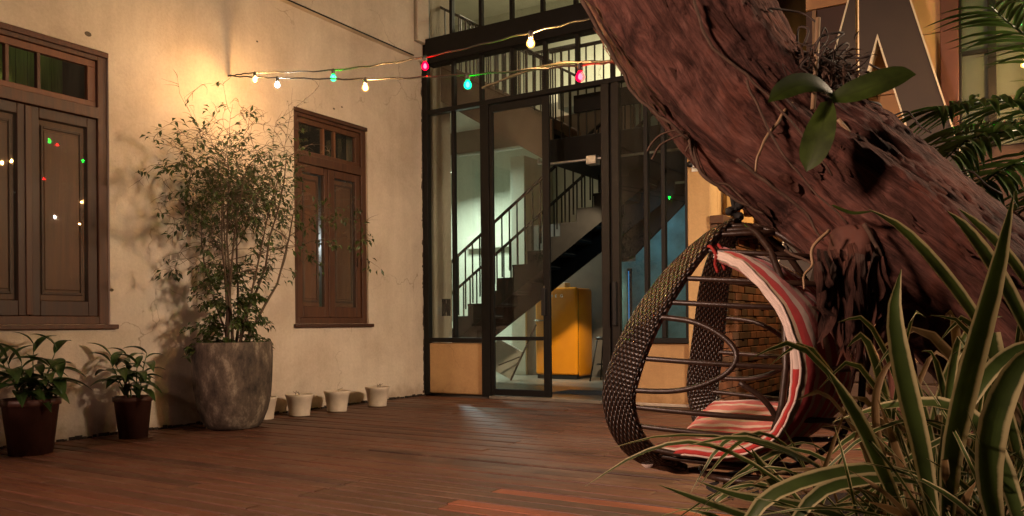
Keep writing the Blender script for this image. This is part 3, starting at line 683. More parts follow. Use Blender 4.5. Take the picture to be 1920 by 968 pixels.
q = MB(); q.tube([(-5.62 + .16 * cos(a), 12.1 + .16 * sin(a), .3) for a in [2 * pi * k / 16 for k in range(16)]], .008, 6, closed=True); q.build('ring', 'black_steel', st, True)
q = MB(); q.box(-5.3, -4.3, 9.6, 10.2, .031, .04); tag(q.build('door_mat', 'mat_blue', None, False, .003), 'dark blue grey mat on the hall floor inside the open door', 'mat')
tl = thing('tube_lamp', 'fluorescent tube lamp hanging from the gallery beam', 'lamp', TUBE)
MB().box(TUBE[0] - .62, TUBE[0] + .62, TUBE[1] - .05, TUBE[1] + .05, TUBE[2] + .03, TUBE[2] + .08).build('housing', 'white_paint', tl, False, .005)
for nm, c, mt in (('pendant_lamp', UPLAMP, 'lamp_warm'), ('teal_fill_lamp', HALL, 'lamp_cool')):
    t_ = thing(nm, {'pendant_lamp': 'warm ceiling lamp over the upper floor gallery', 'teal_fill_lamp': 'added cool lamp filling the hall corner with teal light'}[nm], 'lamp', c)
    MB().lathe([(.02, .03), (.12, .03), (.14, .06), (.05, .12), (.012, .13), (.012, .5 if nm == 'pendant_lamp' else .2)], 16, c).build('shade', 'black_steel', t_, True)
nb = thing('neon_tube', 'slim blue glowing tube beside the teal light panel', 'neon tube', (-4.98, 11.5, 1.0))
q = MB(); q.tube([(-4.98, 11.54, 1.0), (-4.98, 11.54, 1.75)], .009, 8); q.build('tube', 'lamp_blue', nb, True); MB().box(-5.01, -4.95, 11.56, 11.598, .96, 1.79).build('bracket', 'black_steel', nb)

# ================================================================== pots and plants by the plaster wall
def bucket(cx, cy, s, label, fill):
    s *= 1.12
    t = thing('plant_pot', label, 'pot', (cx, cy, 0), 'white empty pots along the wall')
    MB().lathe([(.088 * s, .004), (.098 * s, .0), (.100 * s, .018), (.097 * s, .022), (.100 * s, .028), (.099 * s, .034), (.122 * s, .185), (.127 * s, .19), (.126 * s, .198), (.130 * s, .204), (.134 * s, .228), (.129 * s, .232), (.121 * s, .222), (.116 * s, .19), (.02, .19)], 40, (cx, cy, 0)).build('shell', 'white_pot', t, True)
    q = MB(); q.lathe([(.001, .194), (.115 * s, .191), (.115 * s, .1905)], 20, (cx, cy, 0)); q.build('soil', 'soil', t, True)
    random.seed(int(cx * 1000)); q = MB()
    for k in range(fill):
        a = random.random() * 6.28; r_ = random.random() * .08; p = Vector((cx + r_ * cos(a), cy + r_ * sin(a), .19)); q.tube([p, p + Vector((random.uniform(-.02, .02), random.uniform(-.02, .02), .05)), p + Vector((random.uniform(-.05, .05), random.uniform(-.05, .05), .07))], .0025, 4)
    q.build('dry_stalk', 'twig', t)
bucket(-6.60, 5.86, 1.0, 'white ribbed pot half hidden behind the big concrete planter', 2)
bucket(-6.507, 6.28, .98, 'white ribbed pot nearest the concrete planter, fully in view', 4)
bucket(-6.46, 6.80, .98, 'middle one of three small white ribbed pots', 1)
bucket(-6.45, 7.47, .98, 'white ribbed pot farthest along, nearest the glass facade', 4)

PX, PY = -6.29, 5.23
pl = thing('concrete_planter', 'tall weathered grey brown concrete planter against the plaster wall', 'planter', (PX, PY, 0))
prof = [(.20, .0), (.235, .012), (.275, .07), (.315, .17), (.342, .29), (.357, .43), (.363, .58), (.364, .70), (.360, .80), (.354, .81), (.328, .81), (.322, .79), (.322, .72), (.02, .72)]
q = MB(); q.lathe(prof, 64, (0, 0, 0)); nv = []
for v in q.v:
    p = Vector(v); a = noise.noise(p * 5) * .006 + noise.noise(p * 22) * .002; r_ = Vector((p.x, p.y, 0)); nv.append(tuple(p + (r_.normalized() * a if r_.length > .1 else Vector())))
q.v = nv; o = q.build('shell', 'pot_concrete', None, True); o.location = (PX, PY, 0); attach(o, pl)
q = MB(); q.lathe([(.001, .735), (.33, .73), (.336, .725)], 24, (PX, PY, 0)); q.build('soil', 'soil', pl, True)

def leaf_quad(mb, p, d, up, L, wd, fold=.25, droop=.15):
    """small pointed leaf of four triangles, folded along its middle"""
    d = d.normalized(); s = d.cross(up)
    if s.length < 1e-3: s = d.orthogonal()
    s.normalize(); nrm = s.cross(d); n = len(mb.v)
    for q_ in (p, p + d * L * .45 + s * wd * .5 + nrm * fold * wd, p + d * L - nrm * droop * L, p + d * L * .45 - s * wd * .5 + nrm * fold * wd, p + d * L * .5): mb.v.append(tuple(q_))
    for t in ((0, 1, 4), (1, 2, 4), (2, 3, 4), (3, 0, 4)): mb.f.append(tuple(n + i for i in t))

# ---- the shrub
random.seed(21)
sh = thing('shrub', 'tall fine leaved shrub with bare arching twigs in the concrete planter', 'shrub', (PX, PY, .73))
RIGHT = Vector((_R.x, _R.y, 0)); TW = Vector((1, 0, 0))
tw = MB(); lv = MB()
def leaves_at(p, d, k, L=.062):
    for _ in range(k):
        dd = (d + Vector((random.gauss(0, .7), random.gauss(0, .7), random.gauss(-.25, .45)))).normalized()
        leaf_quad(lv, p + Vector((random.gauss(0, .018), random.gauss(0, .018), random.gauss(0, .018))), dd, Vector((random.gauss(0, .4), random.gauss(0, .4), 1)), L * random.uniform(.7, 1.3), L * random.uniform(.36, .55))
def keep_off(p):
    if p.x < XW + .06: p.x = XW + .06 + .2 * abs(p.x - XW - .06) * .1
    return p
def branch(p, d, L, r, lev, leafy, sides):
    n_ = 7 if lev < 2 else 6; pts = [p.copy()]; cur = p.copy(); dd = d.copy(); h = L / n_
    for i in range(n_):
        wob = Vector((random.gauss(0, .10), random.gauss(0, .10), random.gauss(0, .06))) * (1 + lev * .5)
        grav = Vector((0, 0, .10 if lev == 0 else (-.05 if lev < 3 else -.13)))
        dd = (dd + wob + grav).normalized(); cur = keep_off(cur + dd * h); pts.append(cur.copy())
    rad = [r * (1 - .72 * i / n_) for i in range(n_ + 1)]
    if lev == 0:
        q = MB(); q.tube(pts, rad, 8); q.build('stem', 'twig', sh, True)
    else: tw.tube(pts, rad, 5 if lev < 3 else 4, cap=False)
    if lev >= 1:
        for i in range(1, n_ + 1):
            z = pts[i].z; dens = leafy * (.42 if lev == 3 else 1.0)
            if z > 2.45: dens *= .5
            if random.random() < dens: leaves_at(pts[i], dd, random.choice((2, 3, 3, 4)))
    if lev < 3:
        kids = (10, 5, 3)[lev]
        for k in range(kids):
            t = random.uniform(.42, 1.0) if lev == 0 else random.uniform(.2, 1.0); i = min(n_ - 1, int(t * n_)); base = pts[i].lerp(pts[i + 1], t * n_ - i)
            ax = Vector((random.gauss(0, 1), random.gauss(0, 1), random.gauss(.15, .5))).normalized()
            cd = (dd * .55 + ax * .75).normalized()
            branch(base, cd, L * random.uniform(.30, .48), max(rad[i] * .5, .0022), lev + 1, leafy, sides)
for k in range(10):
    a = 2 * pi * k / 10 + random.uniform(-.3, .3); rr = .07
    base = Vector((PX + rr * cos(a), PY + rr * sin(a), .72)); sp = random.uniform(.10, .46); out = Vector((cos(a) * .8, sin(a) * 1.0, 0)) * sp + Vector((.03, .09, 1))
    branch(base, out.normalized(), random.uniform(1.62, 2.2) * (1 - .25 * sp), random.uniform(.009, .016), 0, .135, 8)
# bushy low skirt of leaves round the foot
for k in range(64):
    a = random.random() * 2 * pi; e = random.uniform(.05, .9); L = random.uniform(.18, .38)
    base = Vector((PX + .05 * cos(a), PY + .05 * sin(a), random.uniform(.74, 1.55))); d = Vector((cos(a), sin(a), e * .7)).normalized()
    pts = [base]; cur = base.copy(); dd = d.copy()
    for i in range(6):
        dd = (dd + Vector((random.gauss(0, .1), random.gauss(0, .1), -.14))).normalized(); cur = keep_off(cur + dd * L / 6); pts.append(cur.copy()); leaves_at(cur, dd, 7 if cur.z < 1.25 else 3, .06)
    tw.tube(pts, .003, 4, cap=False)
stuff(tw.build('twigs', 'twig', sh, True)); stuff(lv.build('foliage', 'shrub_leaf', sh))

# ---- leafy plants in brown pots
def strap(mb, pts, widths, nrm, segs=8, cross=4, fold=.12):
    """a blade following pts: UV x across 0..1, y along"""
    P = spline(pts, segs + 1); Wd = [w_[0] for w_ in spline([(w_, 0, 0) for w_ in widths], segs + 1)]; n = len(mb.v)
    side = None
    for i, p in enumerate(P):
        t = (P[min(i + 1, segs)] - P[max(i - 1, 0)]).normalized(); s = t.cross(nrm)
        if s.length < 1e-3: s = t.orthogonal()
        s.normalize()
        if side is not None and s.dot(side) < 0: s = -s
        side = s; nn = s.cross(t)
        for k in range(cross + 1):
            u = k / cross - .5; mb.v.append(tuple(p + s * (u * max(Wd[i], .0008)) + nn * ((abs(u) * 2) ** 1.3 * fold * Wd[i])))
    for i in range(segs):
        for k in range(cross):
            a = n + i * (cross + 1) + k; mb.face((a, a + 1, a + cross + 2, a + cross + 1), [(k / cross, i / segs), ((k + 1) / cross, i / segs), ((k + 1) / cross, (i + 1) / segs), (k / cross, (i + 1) / segs)])
    return mb
def broad_leaf():
    q = MB(); strap(q, [(0, 0, 0), (.05, 0, .012), (.12, 0, .014), (.19, 0, -.008), (.25, 0, -.05)], [.006, .060, .088, .055, .002], Vector((0, 0, 1)), 8, 4, .18); return q
def potted(cx, cy, rb, rt, h, nst, spread, hgt, label, seed, lsz):
    random.seed(seed)
    t = thing('potted_plant', label, 'potted plant', (cx, cy, 0), 'leafy plants in brown pots')
    MB().lathe([(rb * .9, .004), (rb, 0), (rt * .97, h * .88), (rt * 1.04, h * .885), (rt * 1.05, h), (rt * .95, h), (rt * .92, h * .9), (.02, h * .9)], 36, (cx, cy, 0)).build('pot', 'brown_pot', t, True)
    q = MB(); q.lathe([(.001, h * .915), (rt * .9, h * .91), (rt * .91, h * .905)], 20, (cx, cy, 0)); q.build('soil', 'soil', t, True)
    proto = None
    for s in range(nst):
        a = 2 * pi * s / nst + random.uniform(-.4, .4); L = hgt * random.uniform(.55, 1.05); cur = Vector((cx + .04 * cos(a), cy + .04 * sin(a), h * .9)); d = Vector((cos(a) * spread, sin(a) * spread, 1)).normalized(); pts = [cur.copy()]
        for i in range(5):
            d = (d + Vector((random.gauss(0, .08), random.gauss(0, .08), .02))).normalized(); cur = cur + d * L / 5
            if cur.x < XW + .10: cur.x = XW + .10
            pts.append(cur.copy())
        q = MB(); q.tube(pts, [.007, .007, .006, .005, .004, .003], 6); q.build('stem', 'pot_leaf', t, True)
        nl = 8
        for k in range(nl):
            tt = .25 + .75 * k / (nl - 1); i = min(4, int(tt * 5)); p = pts[i].lerp(pts[i + 1], min(1, tt * 5 - i)); b_ = k * 2.4 + random.uniform(-.4, .4); el = random.uniform(-.25, .35) + (.55 if k > nl - 3 else 0)
            ld = Vector((cos(b_) * cos(el), sin(b_) * cos(el), sin(el)))
            if p.x + ld.x * .26 * lsz < XW + .03: ld.x = abs(ld.x)
            X = ld.normalized(); Y = Vector((0, 0, 1)).cross(X).normalized(); Z = X.cross(Y); sz = lsz * random.uniform(.72, 1.15) * (.75 if k > nl - 3 else 1)
            M = Matrix(((X.x * sz, Y.x * sz, Z.x * sz, p.x), (X.y * sz, Y.y * sz, Z.y * sz, p.y), (X.z * sz, Y.z * sz, Z.z * sz, p.z), (0, 0, 0, 1)))
            if proto is None:
                proto = broad_leaf().build('leaf', 'pot_leaf', None, True); proto.matrix_basis = M; attach(proto, t)
            else: clone(proto, t, M)
potted(-6.50, 4.34, .115, .155, .36, 5, .38, .40, 'low leafy plant in a brown pot beside the concrete planter', 5, 1.12)
potted(-6.40, 3.42, .15, .20, .42, 7, .50, .46, 'bigger leafy plant in a brown pot at the left edge of the photo', 9, 1.3)
potted(-6.45, 2.55, .14, .19, .40, 5, .50, .44, 'leafy plant in a brown pot left of the photo edge', 11, 1.1)

# ================================================================== string lights
A0 = Vector((XW + .01, 5.673, 3.523))
def light_string(label, end, bulbs, fixed_sag, extra):
    t = thing('string_light', label, 'string light', A0)
    pts = [A0] + [b[0] for b in bulbs] + [end]
    P = spline(pts, 60); q = MB()
    q.tube([p + Vector((0, 0, .004 * sin(i * 1.7))) for i, p in enumerate(P)], .0062, 6); q.build('cable', 'cord', t, True)
    for p, colr in bulbs:
        s = MB(); s.lathe([(.006, .012), (.013, .008), (.016, 0), (.016, -.032), (.012, -.036)], 12, p); s.build('socket', 'socket', t, True)
        b = MB(); b.lathe([(.003, -.046), (.008, -.052), (.011, -.060), (.012, -.068), (.010, -.076), (.005, -.081), (.001, -.083)], 14, p); b = b.build('bulb', 'bulb_core_' + colr, t, True)
        e = MB(); e.lathe([(.012, -.036), (.016, -.042), (.024, -.056), (.027, -.068), (.024, -.081), (.014, -.091), (.001, -.095)], 16, p); e.build('bulb_glass', 'bulb_glass_' + colr, b, True)
    MB().tube([A0 - Vector((.03, 0, 0)), A0 + Vector((.03, 0, .005))], .006, 6).build('hook', 'black_steel', t)
def up(v): return Vector(v) + Vector((0, 0, .068))
T1 = at(1195, 112, 4.15); T2 = at(1165, 20, 4.35)
light_string('lower string of coloured bulbs running from the wall hook to the trunk', T1, [(up(at(520, 160, 7.55)), 'white'), (up(at(685, 165, 6.35)), 'amber'), (up(at(877, 160, 5.37)), 'green'), (up(at(1088, 145, 4.59)), 'red')], 0, None)
light_string('upper string of coloured bulbs climbing from the wall hook to the trunk', T2, [(up(at(478, 150, 7.95)), 'amber'), (up(at(625, 147, 6.82)), 'green'), (up(at(797, 125, 5.85)), 'red'), (up(at(995, 82, 5.03)), 'amber')], 0, None)
# two more strings hang right of the frame: their bulbs show as reflections in the wall windows
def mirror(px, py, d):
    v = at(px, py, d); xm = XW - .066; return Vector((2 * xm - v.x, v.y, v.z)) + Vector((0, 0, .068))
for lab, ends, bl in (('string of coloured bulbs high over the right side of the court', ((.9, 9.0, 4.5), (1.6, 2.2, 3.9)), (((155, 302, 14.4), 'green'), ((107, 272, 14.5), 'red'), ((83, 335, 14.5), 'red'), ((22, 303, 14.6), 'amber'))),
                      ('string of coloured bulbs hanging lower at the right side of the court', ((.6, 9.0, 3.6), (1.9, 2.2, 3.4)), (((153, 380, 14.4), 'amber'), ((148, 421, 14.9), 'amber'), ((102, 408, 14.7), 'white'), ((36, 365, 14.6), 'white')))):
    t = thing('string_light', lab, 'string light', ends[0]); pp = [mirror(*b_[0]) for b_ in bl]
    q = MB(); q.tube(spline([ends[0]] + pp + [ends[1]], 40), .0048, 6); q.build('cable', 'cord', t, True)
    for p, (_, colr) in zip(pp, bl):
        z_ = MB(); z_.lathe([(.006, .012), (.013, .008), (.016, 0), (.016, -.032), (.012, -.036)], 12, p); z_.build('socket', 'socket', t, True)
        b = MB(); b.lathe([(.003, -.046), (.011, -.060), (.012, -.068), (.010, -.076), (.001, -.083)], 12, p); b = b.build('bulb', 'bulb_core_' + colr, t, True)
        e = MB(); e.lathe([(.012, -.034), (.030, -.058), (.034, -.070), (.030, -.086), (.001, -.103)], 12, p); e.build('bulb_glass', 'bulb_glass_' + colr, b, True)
q = MB(); q.tube(spline([at(905, 165, 6.4), at(975, 138, 5.7), at(1045, 120, 5.1), at(1120, 117, 4.6), at(1190, 112, 4.2)], 30), [.010 + .003 * sin(k * 1.3) for k in range(30)], 6)
tag(q.build('hanging_vine', 'cord', None, True), 'thick black vine stretched between the string lights and the trunk', 'vine')

# ================================================================== side of the facade building: alley wall, brick base, wall pots
ab = thing('alley_wall', 'warmly lit ochre side wall of the stair hall with brick base', 'wall', (-2.86, 11, 0))
MB().box(-2.999, -2.858, YF + .201, 16, 0, 7.2).build('wall', 'plaster_side', ab)
MB().box(-2.857, -2.81, 9.35, 9.5, 2.2, 7.2).build('wall_rib', 'plaster_side', ab, False, .01)
MB().box(-2.856, -2.80, YF - .03, 12.3, 0, 2.0).build('brick_backing', 'mortar', ab)
random.seed(4); bh, bw_ = .083, .245
pb = {}
for mname in ('brick', 'brick_dark'): pb[mname] = None
for r_ in range(22):
    for c in range(13):
        y0 = YF - .035 + (c - (.5 if r_ % 2 else 0)) * (bw_ + .012); z0 = .02 + r_ * (bh + .009)
        if y0 < YF - .05: continue
        mname = random.choice(('brick', 'brick', 'brick_dark')); M = Matrix.Translation((-2.80 + random.uniform(-.004, .006), y0, z0)) @ Matrix.Rotation(random.uniform(-.01, .01), 4, 'Z')
        if pb[mname] is None:
            o = MB().box(-.03, .022, 0, bw_, 0, bh).build('brick', mname, None, False, .006); pb[mname] = o; o.matrix_basis = M; attach(o, ab)
        else: clone(pb[mname], ab, M)
for r_ in range(22): MB().box(-2.856, -2.772, YF - .085, YF - .036, .02 + r_ * (bh + .009), .02 + r_ * (bh + .009) + bh).build('brick', random.choice(('brick', 'brick_dark')), ab, False, .006)
for k in range(2): MB().box(-2.858 + .001, -2.70, YF - .09 + k * 1.75, YF - .09 + k * 1.75 + 1.742, 2.045, 2.135).build('cap_plank', 'old_wood', ab, False, .006)
for k, (y, mt) in enumerate(((10.0, 'terracotta'), (10.8, 'brown_pot'), (11.6, 'terracotta'))):
    t = thing('wall_pot', ('terracotta wall pot nearest the hanging rope, on the alley wall', 'dark mossy wall pot in the middle of the three on the alley wall', 'terracotta wall pot farthest back, partly behind the trunk')[k], 'wall pot', (-2.72, y, 2.25), 'pots hung on the alley wall')
    MB().lathe([(.075, 0), (.08, .0), (.125, .27), (.135, .275), (.14, .31), (.125, .31), (.12, .28), (.01, .28)], 24, (-2.71, y, 2.24)).build('shell', mt, t, True)
    q = MB(); q.tube([(-2.71 + .143 * cos(a), y + .143 * sin(a), 2.52) for a in [2 * pi * j / 20 for j in range(20)]], .006, 6, closed=True); q.build('hanging_ring', 'black_steel', t, True)
    if k == 1:
        q = MB(); random.seed(2)
        for j in range(60): leaf_quad(q, Vector((-2.71 + random.gauss(0, .05), y + random.gauss(0, .05), 2.54)), Vector((random.gauss(0, 1), random.gauss(0, 1), .6)), Vector((0, 0, 1)), .07, .03)
        stuff(q.build('foliage', 'shrub_leaf', t))
sc2 = thing('security_camera', 'small white security camera on the ochre pilaster', 'camera', on(1306, 312, 1, YF - .06))
c = on(1306, 312, 1, YF - .06)
MB().box(c.x - .055, c.x + .055, YF - .075, YF - .0605, c.z - .06, c.z + .06).build('mount_plate', 'white_paint', sc2, False, .006)
q = MB(); q.tube([(c.x + .02, YF - .075, c.z), (c.x + .0, YF - .12, c.z + .005), (c.x - .02, YF - .20, c.z)], [.02, .025, .038], 14); q.build('body', 'white_paint', sc2, True)
q = MB(); q.tube([(c.x - .02, YF - .2005, c.z), (c.x - .024, YF - .225, c.z - .002)], [.036, .034], 14); q.build('lens', 'black_plastic', sc2, True)

# ================================================================== right-hand building with the big letter
rb = thing('panelled_building', 'building with tan and dark brown cladding panels behind the tree', 'building', (0, YF, 0))
MB().box(-1.84, 4.5, YF + .05, YF + .4, 0, 7.0).build('wall', 'brown_panel', rb)
MB().box(-1.838, -1.24, YF, YF + .049, 0, 4.20).build('dark_panel', 'brown_panel', rb, False, .006)
MB().box(-1.838, -1.24, YF, YF + .049, 4.21, 7.0).build('top_panel', 'tan_panel', rb, False, .006)
for x in (-1.75, ): MB().box(x - .02, x + .02, YF - .03, YF - .001, 2.6, 4.19).build('batten', 'bamboo', rb, False, .004)
z = 0.0
tp = None
for k in range(13):
    hh = .535
    MB().box(-1.238, -.590, YF - .01, YF + .049, z + .004, z + hh - .004).build('panel', 'tan_panel', rb, False, .004); z += hh
MB().box(-.588, -.432, YF - .05, YF + .049, 0, 7.0).build('column', 'redbrown_panel', rb, False, .006)
bwn = MB(); x0, x1, z0, z1 = -.430, .42, 2.6, 4.35
bwn.box(x0, x0 + .02, YF - .03, YF + .04, z0, z1).box(x1 - .03, x1, YF - .03, YF + .04, z0, z1).box(-.195, -.125, YF - .03, YF + .04, z0, z1).box(x0 + .02, -.195, YF - .03, YF + .04, z1 - .04, z1).box(-.125, x1 - .03, YF - .03, YF + .04, z1 - .04, z1)
bwn = bwn.build('window', 'black_steel', rb, False, .004)
for a, c2 in ((x0 + .021, -.196), (-.124, .10)):
    for zb in (3.50, 3.02): MB().box(a, c2, YF - .02, YF + .03, zb - .018, zb + .018).build('glazing_bar', 'black_steel', bwn)
    for u, v_ in ((z0, 3.0), (3.04, 3.48), (3.52, z1 - .041)): MB().box(a, c2, YF + .004, YF + .010, u + .001, v_ - .001).build('pane', 'facade_glass', bwn)
MB().box(x0, x1, YF + .035, YF + .048, z0, z1).build('room_glow_board', 'grey_room_glow', bwn)  # grey board standing in for the dimly lit room
MB().box(.101, .40, YF - .025, YF + .03, 2.6, 4.3).build('red_panel', 'redbrown_panel', rb, False, .004)
MB().box(.44, 4.4, YF - .01, YF + .049, 0, 6.9).build('side_panel', 'redbrown_panel', rb)
# letter A, hollow triangle between its legs, standing in front of the cladding
LY = 8.62
def lp(px, py): w = on(px, py, 1, LY); return (w.x, w.z)
ia = lp(1645, 63); orr = lp(1705, 0); orb = lp(1809, 315); irb = lp(1714.6, 272)
so = (orb[0] - orr[0]) / (orb[1] - orr[1]); zb = 1.25; zt = ia[1] + .95
def xo(z): return orr[0] + (z - orr[1]) * so
axis = ia[0]; half = lambda z: xo(z) - axis; wi = half(ia[1])
def xi(z): return axis + (half(z) - wi)
zc0, zc1 = 1.75, 2.1
la = thing('letter_sign', 'giant brown letter A standing before the tan cladding', 'sign', (axis, LY, zb))
poly_r = [(axis, ia[1]), (axis, zt), (xo(zt), zt), (xo(zb), zb), (xi(zb), zb)]
poly_l = [(2 * axis - a, b) for a, b in reversed(poly_r)]
q = MB(); q.prism(poly_r, 1, LY, LY + .17); q.prism(poly_l, 1, LY, LY + .17); q.prism([(2 * axis - xi(zc0) + .001, zc0), (xi(zc0) - .001, zc0), (xi(zc1) - .001, zc1), (2 * axis - xi(zc1) + .001, zc1)], 1, LY + .001, LY + .169); q.build('face', 'letter_face', la)
for sgn in (1, -1):
    f = lambda x, s=sgn: axis + s * (x - axis)
    q = MB(); q.prism([(f(xo(zt) + .001), zt), (f(xo(zt) + .016), zt), (f(xo(zb) + .016), zb), (f(xo(zb) + .001), zb)], 1, LY - .008, LY + .175); q.build('lit_edge', 'letter_lit_edge', la)  # pale strip painting the edge as lit
    q = MB(); q.prism([(f(axis), ia[1] - .002), (f(xi(zc1) - .002), zc1), (f(xi(zc1) - .018), zc1), (f(axis), ia[1] - .06)], 1, LY - .006, LY + .175); q.build('lit_edge', 'letter_lit_edge', la)
for px, nm in ((1607, 'second'),):
    a, b = at(px, -40, 5.4), at(px + 2, 330, 5.4); q = MB(); q.tube([a, b], .010, 8); tag(q.build('pole', 'bamboo', None, True), 'thin vertical pole in front of the letter, right of the orchid', 'pole')

# ================================================================== leaning tree
tr = thing('leaning_tree', 'massive leaning tree trunk with peeling reddish bark, holding the swing chair', 'tree', (-.05, 3.5, 0))
AX = [(1060, -330, 4.05, 150), (1200, -100, 3.97, 148), (1287, 37, 3.92, 149), (1354, 135, 3.88, 139), (1399, 199, 3.85, 135), (1480, 277, 3.80, 132), (1556, 330, 3.75, 143), (1617, 381, 3.68, 146), (1720, 466, 3.60, 152), (1830, 556, 3.54, 152), (1960, 680, 3.48, 165), (2080, 850, 3.42, 190), (2130, 1100, 3.40, 250)]
ctr = [(*at(x, y, d), r * d / F_PX) for x, y, d, r in AX]
NS, NA = 400, 190
class _V4(tuple): pass
def cr4(pts, n):
    P = [tuple(p) for p in pts]; P = [tuple(2 * a - b for a, b in zip(P[0], P[1]))] + P + [tuple(2 * a - b for a, b in zip(P[-1], P[-2]))]; m = len(P) - 3; out = []
    for i in range(n):
        t = i / (n - 1) * m; k = min(int(t), m - 1); u = t - k
        out.append(tuple(.5 * (2 * b + (c - a) * u + (2 * a - 5 * b + 4 * c - d) * u * u + (3 * b - a - 3 * c + d) * u ** 3) for a, b, c, d in zip(*P[k:k + 4])))
    return out
C4 = cr4(ctr, NS); q = MB(); s_len = 0; TR = []
ref = Vector((0, 0, 1)); lastp = None
for i, (x, y, z, r_) in enumerate(C4):
    p = Vector((x, y, z)); a, b = Vector(C4[max(i - 1, 0)][:3]), Vector(C4[min(i + 1, NS - 1)][:3]); t = (b - a).normalized()
    ref = (ref - t * ref.dot(t)).normalized(); bb = t.cross(ref)
    if lastp is not None: s_len += (p - lastp).length
    lastp = p; TR.append((p, t, ref.copy(), bb.copy(), r_, s_len))
    for k in range(NA + 1):
        th = 2 * pi * k / NA; cx_, sy_ = cos(th), sin(th); tw_ = s_len * .35
        ca, sa = cos(th + tw_), sin(th + tw_)
        rid = noise.noise(Vector((ca * 2.6, sa * 2.6, s_len * .7))); fib = noise.noise(Vector((ca * 10, sa * 10, s_len * .8 + 5))); fine = noise.noise(Vector((ca * 30, sa * 30, s_len * 2.5 + 9))); lump = noise.noise(Vector((ca * 1.2, sa * 1.2, s_len * 1.6 + 3)))
        cr_ = noise.noise(Vector((ca * 5 + 8, sa * 5, s_len * .7))); groove = max(0, 1 - abs(cr_) / .05)
        rough_ = max(0, noise.noise(Vector((ca * 1.8 + 2, sa * 1.8, s_len * 2.0 + 1))) - .05) * noise.noise(Vector((ca * 14, sa * 14, s_len * 9)))
        dr_ = .040 * rid + .014 * fib + .005 * fine + .035 * lump - .012 * groove + .05 * rough_ - .006 * (1 - min(1, abs(noise.noise(Vector((ca * 16 + 3, sa * 16, s_len * 1.3)))) / .16)) + .006 * noise.noise(Vector((ca * 60, sa * 60, s_len * 6)))
        q.v.append(tuple(p + (ref * cx_ + bb * sy_) * (r_ + dr_)))
for i in range(NS - 1):
    for k in range(NA):
        a = i * (NA + 1) + k; u0, u1, v0, v1 = k / NA, (k + 1) / NA, TR[i][5], TR[i + 1][5]
        q.face((a, a + 1, a + NA + 2, a + NA + 1), [(u0, v0), (u1, v0), (u1, v1), (u0, v1)])
trunk = q.build('trunk', 'bark', tr, True)
def surf(i, th, off=0):
    p, t, rf, bb, r_, s = TR[i]; nrm = rf * cos(th) + bb * sin(th); return p + nrm * (r_ + off), t, nrm
# which angle faces the camera / the lower left edge
def ang_of(i, v):
    p, t, rf, bb, r_, s = TR[i]; return math.atan2(v.dot(bb), v.dot(rf))
random.seed(31)
for k in range(110):
    i = random.randrange(35, 330); p, t, rf, bb, r_, s = TR[i]
    th = ang_of(i, (EYE - p)) + random.gauss(-.3, .6) if k > 55 else ang_of(i, -UP - RT * .8) + random.gauss(0, .3)
    L = random.uniform(.08, .30); wd = random.uniform(.012, .042); n_ = 5; pts = []; lift = random.uniform(.0, .02)
    for j in range(n_):
        u = j / (n_ - 1); ii = max(0, min(NS - 1, i + int((u - .5) * L / .0135))); c_, tt, nn = surf(ii, th + random.gauss(0, .012), .006 + lift * abs(u - .35) * 1.6); pts.append(c_)
    if (pts[0] - pts[-1]).length < .03: continue
    w0 = [wd * random.uniform(.3, .8), wd, wd * random.uniform(.8, 1.2), wd * random.uniform(.6, 1), wd * random.uniform(.1, .5)]
    m_ = MB(); strap(m_, pts, w0, surf(i, th)[2], 7, 2, random.uniform(-.25, .1)); m_.build('bark_flake', 'bark_flake', tr, True)
# ragged curtain of bark hanging below the bend
for k in range(60):
    px = random.uniform(1535, 1648); top = random.uniform(455, 540); dep = random.uniform(3.13, 3.28); L = random.uniform(60, 190) * (1 - .3 * abs(px - 1600) / 60)
    if k < 10: px = random.uniform(1575, 1615); L = random.uniform(130, 215); 
    a = [at(px + random.uniform(-6, 6), top, dep), at(px + random.uniform(-10, 10), top + L * .35, dep - .02), at(px + random.uniform(-14, 14), top + L * .7, dep - .01 + random.uniform(-.03, .03)), at(px + random.uniform(-18, 18), top + L, dep)]
    wd = random.uniform(.02, .07); m_ = MB(); strap(m_, a, [wd * .7, wd, wd * random.uniform(.6, 1), .004], -FW + RT * random.uniform(-.8, .8), 8, 3, random.uniform(-.35, .35)); m_.build('bark_strip', 'bark_flake', tr, True)
q = MB(); cc = at(1592, 520, 3.45)
for (r_, z) in (): pass
core = [at(1600, 450, 3.42), at(1596, 500, 3.36), at(1592, 570, 3.33), at(1596, 630, 3.33)]
q.tube(spline(core, 14), [.10 - .006 * j for j in range(14)], 18); q.v = [tuple(Vector(v) + Vector((noise.noise(Vector(v) * 9), noise.noise(Vector(v) * 9 + Vector((5, 0, 0))), 0)) * .04) for v in q.v]; q.build('burl', 'bark_flake', tr, True)
